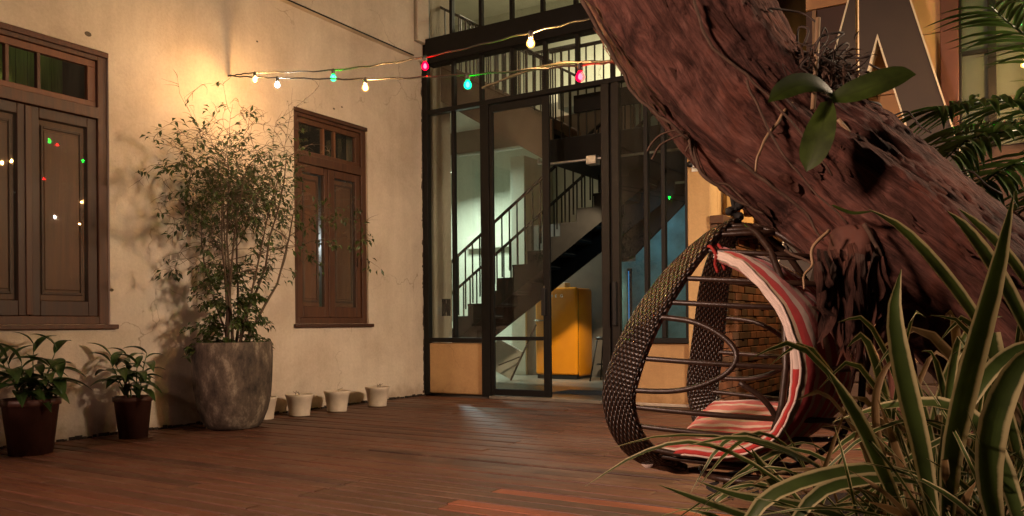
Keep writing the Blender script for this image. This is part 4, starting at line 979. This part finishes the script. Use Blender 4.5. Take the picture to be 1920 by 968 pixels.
# buttress roots at the foot
for a, L, r_ in ((2.6, .9, .12), (3.5, 1.0, .10), (4.4, .9, .11), (1.2, .8, .1), (5.4, .7, .1)):
    b0 = Vector(C4[-30][:3]); b0.z = .55; b1 = b0 + Vector((cos(a) * L, sin(a) * L, -.6)); q = MB(); q.tube(spline([b0, b0.lerp(b1, .4) + Vector((0, 0, -.10)), b1], 14), [r_ * (1.3 - .07 * j) for j in range(14)], 12); q.build('root', 'bark', tr, True)
q = MB(); q.tube(spline([at(1710, 600, 3.30), at(1668, 628, 3.24), at(1690, 690, 3.2), at(1700, 800, 3.2)], 16), [.075 - .002 * j for j in range(16)], 12); q.build('root', 'bark_flake', tr, True)
def vine(pts, r, mat='vine_bark', par=None, nm='vine'):
    q = MB(); P = spline([at(*p) for p in pts], 26); q.tube([p + Vector((noise.noise(p * 14), noise.noise(p * 14 + Vector((7, 0, 0))), noise.noise(p * 14 + Vector((0, 9, 0))))) * r * 1.2 for p in P], [r * (1.1 - .5 * k / 25) for k in range(26)], 6); return q.build(nm, mat, par or tr, True)
D = 3.45
vine([(1568, 222, D), (1620, 285, D - .02), (1670, 345, D - .06), (1715, 415, D - .12), (1728, 470, D - .16)], .009, 'bamboo')
vine([(1486, 192, 3.48), (1452, 235, 3.45), (1425, 280, 3.43), (1416, 322, 3.42)], .008, 'bamboo')
vine([(1290, 252, 3.75), (1300, 300, 3.72), (1330, 340, 3.7), (1372, 352, 3.68), (1410, 395, 3.66)], .007)
vine([(1296, 262, 3.76), (1310, 318, 3.70), (1350, 352, 3.68), (1392, 382, 3.66), (1432, 405, 3.64)], .009)
vine([(1215, 285, 3.8), (1228, 262, 3.78), (1262, 246, 3.76), (1292, 250, 3.74)], .005); vine([(1222, 300, 3.8), (1240, 272, 3.78), (1275, 255, 3.76), (1300, 262, 3.74)], .005); vine([(1285, 285, 3.8), (1300, 262, 3.78), (1310, 300, 3.76), (1325, 330, 3.72)], .004)
vine([(1090, 0, 3.8), (1150, 105, 3.78), (1190, 180, 3.76), (1235, 215, 3.72), (1290, 262, 3.7)], .010)
vine([(1300, 0, 3.50), (1330, 80, 3.48), (1420, 160, 3.44), (1500, 250, 3.40), (1560, 330, 3.36)], .007); vine([(1380, 300, 3.44), (1440, 345, 3.42), (1500, 390, 3.40), (1545, 450, 3.36)], .008); vine([(1400, 150, 3.46), (1440, 240, 3.42), (1500, 330, 3.38), (1590, 420, 3.30)], .006)
vine([(1555, 430, 3.3), (1525, 470, 3.28), (1522, 500, 3.26), (1507, 518, 3.24), (1508, 540, 3.22)], .007, 'bamboo'); vine([(1560, 600, 3.2), (1590, 480, 3.22), (1600, 520, 3.22), (1610, 620, 3.22)], .006); vine([(1470, 470, 3.5), (1530, 500, 3.4), (1580, 560, 3.3), (1640, 640, 3.24)], .006); vine([(1620, 420, 3.25), (1650, 480, 3.22), (1660, 540, 3.2), (1672, 600, 3.2)], .009)

# ---- orchid growing on the trunk
oc = thing('orchid', 'broad leaved orchid with tangled roots growing on the leaning trunk', 'orchid', at(1548, 190, 3.35))
def px_leaf(par, pts, wpx, dep, mat, nrm=None, nm='leaf', segs=10, fold=.12, cross=4, prof=None):
    P = [at(p[0], p[1], p[2] if len(p) > 2 else dep) for p in pts]; s = dep / F_PX; pr = prof or (.35, .85, 1, .75, .02)
    m_ = MB(); strap(m_, P, [wpx * s * k for k in pr], nrm if nrm is not None else -FW + UP * .5, segs, cross, fold); return m_.build(nm, mat, par, True)
px_leaf(oc, [(1556, 186, 3.33), (1590, 178, 3.30), (1640, 160, 3.27), (1690, 142, 3.25), (1718, 140, 3.24)], 52, 3.3, 'orchid_leaf', -FW + UP * .45)
px_leaf(oc, [(1560, 178, 3.33), (1530, 160, 3.28), (1495, 160, 3.24), (1462, 176, 3.2), (1440, 192, 3.18)], 46, 3.3, 'orchid_leaf', -FW + UP * .4)
px_leaf(oc, [(1550, 190, 3.32), (1545, 225, 3.27), (1535, 265, 3.24), (1522, 300, 3.23), (1512, 322, 3.23)], 60, 3.3, 'orchid_leaf', -FW - RT * .9 - UP * .3)
px_leaf(oc, [(1560, 385, 3.3), (1580, 396, 3.26), (1600, 402, 3.24), (1622, 400, 3.22), (1640, 396, 3.2)], 20, 3.3, 'orchid_leaf', -FW * .5 + UP)
random.seed(8)
for k in range(40):
    c_ = (random.gauss(1545, 30), random.gauss(120, 24)); pts = [c_]
    for j in range(4): pts.append((pts[-1][0] + random.gauss(0, 26), pts[-1][1] + random.gauss(5, 20)))
    d0 = random.uniform(3.42, 3.62); q = MB(); q.tube(spline([at(a, b, d0 + random.uniform(-.04, .04)) for a, b in pts], 18), random.uniform(.002, .0055), 6); q.build('root', 'orchid_root', oc, True)
for k in range(16):
    c_ = (random.uniform(1440, 1780), 0); yb = 60 + (c_[0] - 1440) * .82; pts = [(c_[0] + random.gauss(0, 8), yb + random.gauss(0, 8))]
    for j in range(4): pts.append((pts[-1][0] + random.gauss(14, 16), pts[-1][1] + random.gauss(12, 14)))
    q = MB(); q.tube(spline([at(a, b, 3.62 + random.uniform(-.05, .05)) for a, b in pts], 14), random.uniform(.003, .008), 5); q.build('root', 'orchid_root', oc, True)
q = MB()
for k in range(260):
    p = at(random.gauss(1552, 32), random.gauss(138, 22), random.uniform(3.42, 3.6)); leaf_quad(q, p, Vector((random.gauss(0, 1), random.gauss(0, 1), random.gauss(0, .8))), Vector((0, 0, 1)), random.uniform(.03, .08), random.uniform(.008, .025))
stuff(q.build('dead_sheath', 'vine_bark', oc))
q = MB(); q.tube([at(1534, 34, 3.5), at(1530, 120, 3.48), at(1524, 205, 3.45)], .0105, 8); q.build('support_stick', 'bamboo', oc, True)
q = MB(); q.tube([at(1440, -20, 3.7), at(1435, 12, 3.7), at(1432, 30, 3.7)], .010, 6); q.build('support_stick', 'cord', oc, True)

# ================================================================== hanging egg chair
APX = at(1380, 418, 3.85); FR = (-RT * cos(radians(36)) + FW * sin(radians(36))); FR.z = 0; FR.normalize(); NR = Vector((-FR.y, FR.x, 0))
if NR.dot(EYE - APX) < 0: NR = -NR
ZA = APX.z
def ch(f, l, z): return Vector((APX.x, APX.y, 0)) + FR * f + NR * l + Vector((0, 0, z))
hc = thing('hanging_chair', 'dark rattan egg swing chair hanging from the leaning trunk', 'swing chair', ch(0, 0, .2))
RIM = [(.0, .0, 1.425), (.07, .075, 1.365), (.14, .16, 1.27), (.215, .26, 1.137), (.289, .38, .95), (.344, .45, .763), (.372, .47, .602), (.335, .44, .44), (.27, .34, .335), (.20, .19, .275)]
BK = [(1.425, 0.0), (1.36, .17), (1.27, .30), (1.137, .42), (.95, .50), (.763, .54), (.602, .53), (.44, .44), (.335, .31), (.275, .18), (.25, .0)]
def interp(tab, z):
    for (a, b), (c, d) in zip(tab, tab[1:]):
        if c <= z <= a: return b + (d - b) * (a - z) / (a - c)
    return tab[-1][1] if z < tab[-1][0] else tab[0][1]
rimf = [(p[2], p[0]) for p in RIM]; riml = [(p[2], p[1]) for p in RIM]
def shell(th, z, off=0):
    f, l, b = interp(rimf, z), interp(riml, z), interp(BK, z); return ch(f - (f + b + off) * sin(th), (l + off) * cos(th), z)
for sgn in (1, -1):
    N_, K_ = 150, 14; P = spline(RIM, N_); q = MB(); L_ = 0; prevp = None
    hw = [w_[0] for w_ in spline([(w_, 0, 0) for w_ in (.028, .048, .064, .076, .084, .088, .088, .082, .068, .042)], N_)]
    rows_ = []
    for i, p in enumerate(P):
        c_ = ch(p.x, p.y * sgn, p.z); a_ = P[max(i - 1, 0)]; b_ = P[min(i + 1, N_ - 1)]; t = (ch(b_.x, b_.y * sgn, b_.z) - ch(a_.x, a_.y * sgn, a_.z)).normalized()
        outw = (NR * sgn * (p.y + .10) * 1.6 + FR * .12 + Vector((0, 0, (p.z - .72) * .5))); outw = (outw - t * outw.dot(t)).normalized(); wv = t.cross(outw).normalized()
        if prevp is not None: L_ += (c_ - prevp).length
        prevp = c_; row = []
        for k in range(2 * K_):
            # flattened rounded cross-section
            a = 2 * pi * k / (2 * K_); cu, su = cos(a), sin(a); ex = math.copysign(abs(cu) ** .55, cu) * hw[i]; ey = math.copysign(abs(su) ** .7, su) * .021
            wv_ = .0028 * sin(L_ * 2 * pi / .019 + (pi if int((ex / .0115) + 100) % 2 else 0)) * abs(su)
            pos = c_ + wv * ex + outw * (ey + math.copysign(wv_, su)) - FR * 0
            q.v.append(tuple(pos)); row.append(((ex + .12), L_))
        rows_.append(row)
    M2 = 2 * K_
    for i in range(N_ - 1):
        for k in range(M2):
            k2 = (k + 1) % M2; q.face((i * M2 + k, i * M2 + k2, (i + 1) * M2 + k2, (i + 1) * M2 + k), [rows_[i][k], rows_[i][k2], rows_[i + 1][k2], rows_[i + 1][k]])
    q.face(tuple(reversed(range(M2)))); q.face(tuple((N_ - 1) * M2 + k for k in range(M2)))
    q.build('side_band', 'wicker', hc, True)
RR = .0105
def rod(pts, r=RR, n=10, closed=False, nm='rod', m='rod'):
    q = MB(); q.tube(pts, r, n, closed=closed); return q.build(nm, m, hc, True)
for z in (1.29, 1.16, 1.05, .80, .585, .50, .36): rod([shell(pi * k / 40, z - .05 * sin(pi * k / 40), .02 * sin(pi * k / 40)) for k in range(41)], .012, 10, nm='hoop')
for th in (radians(48), radians(90), radians(132)):
    rod([shell(th, z, .018) for z in [1.40 - (1.40 - .26) * k / 50 for k in range(51)]], .015, 10, nm='back_rib')
for s in (1, -1):
    ring = [(.0, .985), (.30, .955), (.50, .88), (.57, .80), (.50, .72), (.30, .66), (.0, .655)]
    pts = spline([(a if s > 0 else pi - a, z, 0) for a, z in ring], 30); rod([shell(p.x, p.y, .012) for p in pts], .0125, 10, nm='side_loop')
    ring = [(.60, .70), (.75, .62), (.85, .50), (.70, .40), (.35, .37), (.0, .40)]
    pts = spline([(a if s > 0 else pi - a, z, 0) for a, z in ring], 30); rod([shell(p.x, p.y, .014) for p in pts], .0125, 10, nm='side_loop')
# rounded front lip and base ring
rod(spline([ch(.27, .34, .335), ch(.20, .25, .275), ch(.17, 0, .255), ch(.20, -.25, .275), ch(.27, -.34, .335)], 40), .016, 10, nm='front_rail')
rod([ch(-.08 + .24 * cos(a), .27 * sin(a), .262) for a in [2 * pi * k / 40 for k in range(40)]], .014, 10, True, nm='base_ring')
for k in (-.16, 0, .16): rod([ch(.18, k, .262), ch(-.32, k, .268)], .010, 8, nm='base_rod')
for k in range(3): rod([shell(a, 1.40 - .02 * k, .01) for a in [pi * j / 20 for j in range(21)]], .012, 8, nm='crown_wrap')
# striped cushion: a long pad bent into back and seat
PATH = [(.05, 1.245), (-.06, 1.205), (-.18, 1.12), (-.31, .96), (-.36, .77), (-.33, .60), (-.24, .48), (-.08, .425), (.10, .42), (.25, .41), (.30, .365)]
HWd = (.15, .22, .28, .33, .35, .35, .36, .37, .38, .37, .35); BULG = (.01, .02, .05, .08, .09, .07, .03, .0, 0, 0, 0)
NP, NC = 70, 26; PP = spline([(a, b, 0) for a, b in PATH], NP); HH = spline([(a, b, 0) for a, b in zip(HWd, BULG)], NP)
q = MB(); TH = .075
def cpt(i, u, side):
    p = PP[i]; t = (PP[min(i + 1, NP - 1)] - PP[max(i - 1, 0)]).normalized(); nrm = Vector((-t.y, t.x, 0))       # inner side normal in (f,z)
    if nrm.x < 0 and i < NP * .5: nrm = -nrm
    if i >= NP * .5 and nrm.y < 0: nrm = -nrm
    lat = u * HH[i].x; ed = (1 - abs(u) ** 6) ** .5 if abs(u) < 1 else 0; bul = -HH[i].y * (1 - u * u)
    th = (TH * (.35 + .65 * ed)) * (side * .5); wr = .010 * noise.noise(Vector((i * .16, u * 5, side * 3))) + .006 * noise.noise(Vector((i * .5, u * 11, 4)))
    f, z = p.x + nrm.x * (th + wr - .02) + bul, p.y + nrm.y * (th + wr - .02)
    k_ = max(0, min(1, (i / NP - .5) / .2)); z += k_ * (.06 * u * u - .075 * u)
    return ch(f, lat, z)
idx = {}
for i in range(NP):
    for j in range(NC + 1):
        for s in (1, -1): idx[i, j, s] = len(q.v); q.v.append(tuple(cpt(i, j / NC * 2 - 1, s)))
for i in range(NP - 1):
    for j in range(NC):
        for s in (1, -1):
            uvs = [(j / NC, i / NP), ((j + 1) / NC, i / NP), ((j + 1) / NC, (i + 1) / NP), (j / NC, (i + 1) / NP)]; q.face((idx[i, j, s], idx[i, j + 1, s], idx[i + 1, j + 1, s], idx[i + 1, j, s]), uvs)
cush = q.build('cushion', 'stripe_cloth', hc, True)
for j in (NC, 0):
    for i0_, i1_, m_ in ((0, int(NP * .40), 'cloth_white'), (int(NP * .40), NP - 1, 'cloth_red')):
        q = MB()
        for i in range(i0_, i1_ + 1):
            for s in (1, 0, -1):
                a = Vector(cpt(i, j / NC * 2 - 1, 1)); b = Vector(cpt(i, j / NC * 2 - 1, -1)); c_ = a.lerp(b, .5 - s * .5) + NR * (.016 if j else -.016) * (1 - abs(s)) * (1 + .6 * noise.noise(Vector((i * .45, 3, j)))) + NR * (.001 if j else -.001); q.v.append(tuple(c_))
        for i in range(i1_ - i0_):
            for s in range(2): a = i * 3 + s; q.face((a, a + 1, a + 4, a + 3))
        q.build('cushion_border', m_, cush, True)
    for s in (1, -1):
        q = MB(); q.tube([Vector(cpt(i, j / NC * 2 - 1, s)) + NR * (.002 if j else -.002) for i in range(NP)], .006, 6); q.build('piping', 'cloth_white', cush, True)
q = MB(); q.tube(spline([Vector(cpt(NP - 1, u, 0)) + Vector((0, 0, -.012)) + FR * .01 for u in (-1, -.5, 0, .5, 1)], 20), .035, 10); q.v = [tuple(Vector(v) + Vector((0, 0, .012 * noise.noise(Vector(v) * 30)))) for v in q.v]; q.build('gathered_end', 'cloth_white', cush, True)
for f, l, z in ((.06, .16, 1.27), (.05, .10, 1.285)):
    c_ = ch(f, l, z); q = MB(); q.tube(spline([c_ + Vector((-.03, .02, .02)), c_ + Vector((.0, -.01, .03)), c_ + Vector((.03, -.02, -.01)), c_ + Vector((.02, 0, -.05)), c_ + Vector((.03, .01, -.09))], 16), .008, 6); q.build('red_tie', 'red_cloth', hc, True)
# loose black webbing under the seat
random.seed(12)
for f, l, L in ((.04, .22, .15), (-.02, .18, .12), (-.05, .24, .06), (-.12, .22, .05), (-.2, .2, .06), (-.24, .24, .05), (-.16, .26, .07), (-.42, .1, .07)):
    p = ch(f, l, .262); pts = [p]; nz = 6
    for k in range(1, nz): pts.append(p + FR * (-.028 if k % 2 else .02) + Vector((0, 0, -L * k / nz)) + NR * random.uniform(-.01, .01))
    q = MB(); strap(q, pts, [.016] * nz, -FW + FR * .3, 24, 2, 0); q.build('webbing', 'rope_black', hc, True)
# rope
rp = thing('rope', 'black rope tied round the trunk and the top of the swing chair', 'rope', APX)
u1, u2 = at(1368, 335, 3.80), at(1396, 338, 3.78); kn = at(1378, 396, 3.84)
for pts in ([u1, at(1372, 366, 3.83), kn], [u2, at(1387, 368, 3.82), kn]):
    q = MB(); q.tube(spline(pts, 16), .0115, 8); q.build('strand', 'rope_black', rp, True)
q = MB(); q.tube(spline([kn + Vector((.0, 0, .06)), kn + RT * .022 + Vector((0, 0, .03)), kn - RT * .024, kn + RT * .022 - Vector((0, 0, .03)), kn - RT * .01 - Vector((0, 0, .06)), APX + Vector((0, 0, .0))], 40), [.018 + .006 * sin(k * .9) for k in range(40)], 10); q.build('knot', 'rope_black', rp, True)
q = MB(); q.tube([u1.lerp(u2, .5) + RT * .055 * cos(a_) + UP * (.012 + .03 * sin(a_)) for a_ in [2 * pi * k / 24 for k in range(24)]], .0115, 8, closed=True); q.build('loop', 'rope_black', rp, True)

# ================================================================== palm at the right edge
pm = thing('palm', 'feathery green palm fronds coming in from the right edge', 'palm', (1.35, 4.6, 0)); PB = at(2120, 330, 4.6)
q = MB(); q.tube(spline([(PB.x, PB.y, 0), (PB.x + .03, PB.y, PB.z * .5), tuple(PB)], 14), [.08 - .003 * k for k in range(14)], 12); q.build('stem', 'stick_wood', pm, True)
lf = None; random.seed(17)
FRD = [([(2120, 330, 4.6), (2000, 220, 4.4), (1900, 190, 4.2), (1800, 196, 4.05), (1755, 208, 4.0)], 20), ([(2120, 330, 4.6), (2010, 255, 4.4), (1910, 245, 4.2), (1820, 262, 4.05), (1770, 300, 3.95)], 22), ([(2120, 330, 4.6), (2010, 290, 4.3), (1930, 300, 4.1), (1860, 330, 3.95), (1815, 375, 3.85)], 20), ([(2120, 330, 4.6), (2020, 150, 4.5), (1960, 90, 4.4), (1900, 50, 4.3), (1855, 10, 4.2)], 16), ([(2120, 330, 4.6), (2020, 330, 4.2), (1950, 370, 4.0), (1890, 420, 3.9), (1860, 470, 3.85)], 18), ([(2120, 330, 4.6), (1990, 245, 4.7), (1900, 230, 4.7), (1830, 235, 4.65), (1780, 250, 4.6)], 20)]
for pts, nl in FRD:
    P = spline([at(*p) for p in pts], 40); q = MB(); q.tube(P, [.011 - .0002 * k for k in range(40)], 6); frd = q.build('frond', 'palm_leaf', pm, True)
    for k in range(nl * 2 + 8):
        i = 8 + int(31 * (k // 2) / (nl + 4)); t = (P[min(i + 1, 39)] - P[i - 1]).normalized(); sgn = 1 if k % 2 else -1; side = t.cross(Vector((0, 0, 1))).normalized() * sgn
        d = (t * .75 + side * .75 + Vector((0, 0, random.uniform(-.35, .15)))).normalized(); sz = random.uniform(.34, .52) * (1.0 - .35 * (i / 39)); X = d; Y = Vector((0, 0, 1)).cross(X).normalized(); Z = X.cross(Y)
        M = Matrix(((X.x * sz, Y.x * sz, Z.x * sz, P[i].x), (X.y * sz, Y.y * sz, Z.y * sz, P[i].y), (X.z * sz, Y.z * sz, Z.z * sz, P[i].z), (0, 0, 0, 1)))
        if lf is None: lf = strap(MB(), [(0, 0, 0), (.3, 0, .02), (.65, 0, -.02), (1, 0, -.13)], [.04, .11, .09, .002], Vector((0, 0, 1)), 6, 2, .25).build('leaflet', 'palm_leaf', None, True); lf.matrix_basis = M; attach(lf, frd)
        else: clone(lf, frd, M)

# ================================================================== planting bed and strap-leaved plants in front
bc = at(1800, 1000, 2.3); q = MB(); n_ = 40; q.v.append((bc.x, bc.y, .40))
for ring, (r_, z) in enumerate(((.5, .40), (.9, .33), (1.25, .16), (1.6, .03), (1.75, -.1))):
    for k in range(n_):
        a = 2 * pi * k / n_; v = Vector((bc.x + .35 + r_ * 1.05 * cos(a), bc.y + r_ * .9 * sin(a), z)); v.z += .03 * noise.noise(v * 4); q.v.append(tuple(v))
for k in range(n_): q.f.append((0, 1 + k, 1 + (k + 1) % n_))
for r_ in range(4):
    for k in range(n_): a = 1 + r_ * n_; q.f.append((a + k, a + n_ + k, a + n_ + (k + 1) % n_, a + (k + 1) % n_))
struct(q.build('planting_bed', 'soil', None, True))
lw = thing('timber_edging', 'dark timber sleepers edging the bed behind the swing chair', 'edging', (-.6, 8.2, 0))
for k in range(3): MB().box(-1.75, 1.2, 8.0 + .01 * k, 8.16 + .01 * k, .02 + k * .19, .2 + k * .19).build('sleeper', 'sleeper_wood', lw, False, .012)
q = MB(); q.tube([at(1627, 730, 3.9), at(1650, 722, 3.9), at(1676, 716, 3.9)], [.030, .033, .028], 12); o = q.build('wooden_bar', 'stick_wood', None, True)
sw = thing('swing_stick', 'short wooden stick hanging on a thin cord below the bark', 'stick', at(1660, 640, 3.9)); attach(o, sw)
q = MB(); q.tube([at(1632, 590, 3.6), at(1645, 650, 3.8), at(1662, 716, 3.9)], .005, 6); q.build('cord', 'bamboo', sw, True)

S = .95
PLs = [thing('strap_leaf_plant', lab, 'plant', at(px, 1080, d), 'strap leaved plants in the front bed') for lab, px, d in (('big striped strap leaf plant with the tallest upright blade', 1765, 1.75), ('low arching striped leaf plant spilling in front of the swing chair', 1560, 1.95), ('broad striped leaf plant cut by the right photo edge', 1890, 1.6), ('thin striped leaf plant behind, against the foot of the trunk', 1800, 2.5))]
def blade(par, pts, w, d, mat='striped_leaf', nrm=None, fold=.16, prof=(.55, .9, 1, .7, .015)): return px_leaf(PLs[par], pts, w, d, mat, nrm, 'leaf', 10, fold, 4, prof)
blade(0, [(1772, 990, 1.75), (1780, 850, 1.72), (1815, 690, 1.70), (1865, 510, 1.68), (1902, 358, 1.68)], 56, 1.7, nrm=-FW + RT * .2)
blade(0, [(1752, 990, 1.75), (1728, 850, 1.72), (1695, 710, 1.7), (1676, 590, 1.69), (1690, 505, 1.7)], 40, 1.7, nrm=-FW - RT * .2)
blade(0, [(1700, 990, 1.8), (1660, 900, 1.78), (1620, 810, 1.76), (1580, 740, 1.75), (1548, 688, 1.75)], 32, 1.76)
blade(0, [(1690, 960, 1.9), (1650, 840, 1.9), (1640, 760, 1.9), (1655, 700, 1.9), (1690, 660, 1.9)], 16, 1.9, 'dry_leaf')
blade(1, [(1640, 985, 1.9), (1570, 905, 1.88), (1480, 850, 1.86), (1380, 822, 1.86), (1282, 838, 1.87)], 26, 1.88, nrm=UP - FW * .4)
blade(1, [(1640, 960, 2.0), (1540, 880, 2.0), (1400, 828, 2.0), (1250, 818, 2.0), (1140, 842, 2.0)], 14, 2.0, nrm=UP - FW * .4)
blade(1, [(1560, 1040, 1.9), (1480, 1000, 1.88), (1390, 968, 1.86), (1300, 935, 1.86), (1232, 908, 1.87)], 24, 1.88, nrm=UP - FW * .6)
blade(1, [(1640, 1000, 1.9), (1560, 965, 1.88), (1470, 945, 1.86), (1380, 930, 1.86), (1308, 902, 1.87)], 26, 1.88, nrm=UP - FW * .8)
blade(1, [(1390, 1000, 1.8), (1440, 935, 1.8), (1540, 895, 1.8), (1650, 880, 1.82), (1790, 905, 1.85)], 34, 1.82, nrm=UP - FW * .8)
blade(1, [(1470, 1010, 1.75), (1530, 930, 1.76), (1600, 905, 1.78), (1680, 900, 1.8), (1760, 915, 1.85)], 30, 1.78, nrm=UP - FW * .8)
blade(1, [(1500, 985, 1.95), (1470, 935, 1.93), (1445, 900, 1.92), (1425, 870, 1.92), (1408, 840, 1.92)], 24, 1.92)
blade(2, [(1870, 1010, 1.55), (1850, 900, 1.53), (1860, 790, 1.52), (1905, 690, 1.52), (1960, 640, 1.54)], 58, 1.52, nrm=-FW + UP * .3)
blade(2, [(1920, 1010, 1.6), (1870, 860, 1.7), (1800, 770, 1.8), (1680, 760, 1.9), (1560, 792, 2.0)], 44, 1.8, nrm=UP - FW * .7)
blade(3, [(1900, 720, 2.4), (1830, 600, 2.4), (1760, 505, 2.4), (1690, 430, 2.4), (1628, 392, 2.4)], 30, 2.4)
blade(3, [(1960, 700, 2.2), (1910, 590, 2.2), (1860, 500, 2.2), (1810, 430, 2.2), (1775, 395, 2.2)], 36, 2.2)
blade(3, [(1980, 640, 2.2), (1930, 540, 2.2), (1880, 470, 2.2), (1830, 420, 2.2), (1795, 390, 2.2)], 26, 2.2)
blade(3, [(1845, 900, 2.2), (1848, 820, 2.2), (1850, 740, 2.2), (1855, 680, 2.2), (1850, 625, 2.2)], 56, 2.2, prof=(.8, 1, 1, .95, .8))
blade(3, [(1960, 640, 2.0), (1900, 660, 1.98), (1850, 705, 1.96), (1826, 745, 1.95), (1818, 775, 1.95)], 30, 1.96, nrm=UP - FW)
random.seed(41)
for c, (bx, by, d0) in enumerate(((1765, 1040, 1.8), (1590, 1060, 2.0), (1890, 1040, 1.75), (1810, 930, 2.35))):
    for k in range((46, 44, 40, 80)[c]):
        x0, y0, d = bx + random.gauss(0, 55), by + random.gauss(0, 12), d0 + random.uniform(-.15, .25); a = random.gauss(0, .95) if c != 1 else random.gauss(-.25, 1.1); L = random.uniform(170, 420) * (1.8 / d)
        dx, up_ = sin(a), cos(a); pts = []
        for j in range(5):
            u = j / 4; pts.append((x0 + dx * L * u * (1 + .25 * u), y0 - up_ * L * u + abs(dx) * L * .55 * u * u, d + random.uniform(-.25, .2) * u))
        blade(c, pts, random.choice((6, 7, 9, 11, 14, 20)), d, random.choice(('striped_leaf', 'striped_leaf', 'striped_leaf', 'dry_leaf')), (-FW + UP * random.uniform(0, 1) + RT * random.uniform(-.5, .5)), random.uniform(.05, .3))

sl = thing('streak_lamp', 'added spot lamp inside the glass, slit to throw the deck streak', 'lamp', (-6.86, 9.45, 1.2))
c_ = Vector((-6.752, 9.284, 1.2)); n_v = Vector((.73, .683, 0))
for sg in (1, -1): MB().obox(c_ + n_v * sg * .0022, c_ + n_v * sg * .062, .004, .24).build('slit_plate', 'black_steel', sl)  # plates added to cut the beam down to a streak
MB().box(-6.869, -6.845, 9.36, 9.42, 1.14, 1.26).build('mount', 'black_steel', sl, False, .004)
MB().obox((-6.85, 9.39, 1.30), (-6.752, 9.284, 1.318), .02, .004).build('arm', 'black_steel', sl)
random.seed(77)
for k in range(22):
    x0 = random.uniform(1480, 1760); y0 = random.uniform(960, 1030); d = random.uniform(1.85, 2.3); L = random.uniform(160, 420); s_ = random.choice((-1, -1, -1, 1)); rise = random.uniform(30, 190)
    pts = [(x0 + s_ * L * u, y0 - rise * sin(pi * min(1, u * .75 + .12)) + random.uniform(-4, 4), d + random.uniform(-.1, .1)) for u in (0, .25, .5, .75, 1)]
    blade(1, pts, random.choice((8, 10, 13, 16)), d, random.choice(('striped_leaf', 'striped_leaf', 'dry_leaf')), UP - FW * random.uniform(.3, 1), random.uniform(.05, .25))
random.seed(91)
for k in range(46):
    x0 = random.uniform(1640, 1960); d = random.uniform(1.95, 2.5); xt = x0 + random.gauss(-40, 130); yt = random.uniform(560, 800); bend = random.uniform(0, 70)
    pts = [(x0, 1010, d), (x0 + (xt - x0) * .15, 1010 + (yt - 1010) * .35, d), (x0 + (xt - x0) * .38, 1010 + (yt - 1010) * .70, d), (x0 + (xt - x0) * .70, 1010 + (yt - 1010) * .95, d - .05), (xt, yt + bend, d - .1)]
    blade(3, pts, random.choice((9, 11, 14, 18, 22)), d, random.choice(('striped_leaf', 'striped_leaf', 'striped_leaf', 'dry_leaf')), -FW + RT * random.uniform(-.8, .8) + UP * random.uniform(0, .6), random.uniform(.05, .3))
# ================================================================== lamp fixtures outside
fl = thing('flood_lamp', 'black flood lamp on a thin post at the right of the court', 'lamp', (FLOOD[0], FLOOD[1], 0))
MB().tube([(FLOOD[0] + .12, FLOOD[1], -.1), (FLOOD[0] + .12, FLOOD[1], FLOOD[2])], .03, 10).build('post', 'black_steel', fl, True); MB().box(FLOOD[0] + .03, FLOOD[0] + .1, FLOOD[1] - .16, FLOOD[1] + .16, FLOOD[2] - .13, FLOOD[2] + .13).build('housing', 'black_steel', fl, False, .01)
fl = thing('flood_lamp', 'black flood lamp on a post behind the viewer', 'lamp', (REAR[0], REAR[1], 0))
MB().tube([(REAR[0], REAR[1] - .12, -.1), (REAR[0], REAR[1] - .12, REAR[2])], .03, 10).build('post', 'black_steel', fl, True); MB().box(REAR[0] - .3, REAR[0] + .3, REAR[1] - .11, REAR[1] - .04, REAR[2] - .3, REAR[2] + .3).build('housing', 'black_steel', fl, False, .01)
fl = thing('alley_lamp', 'bare warm bulb lamp in the alley behind the trunk', 'lamp', ALLEY)
MB().lathe([(.02, .07), (.16, .075), (.02, .16), (.015, .3)], 16, ALLEY).build('shade', 'black_steel', fl, True)
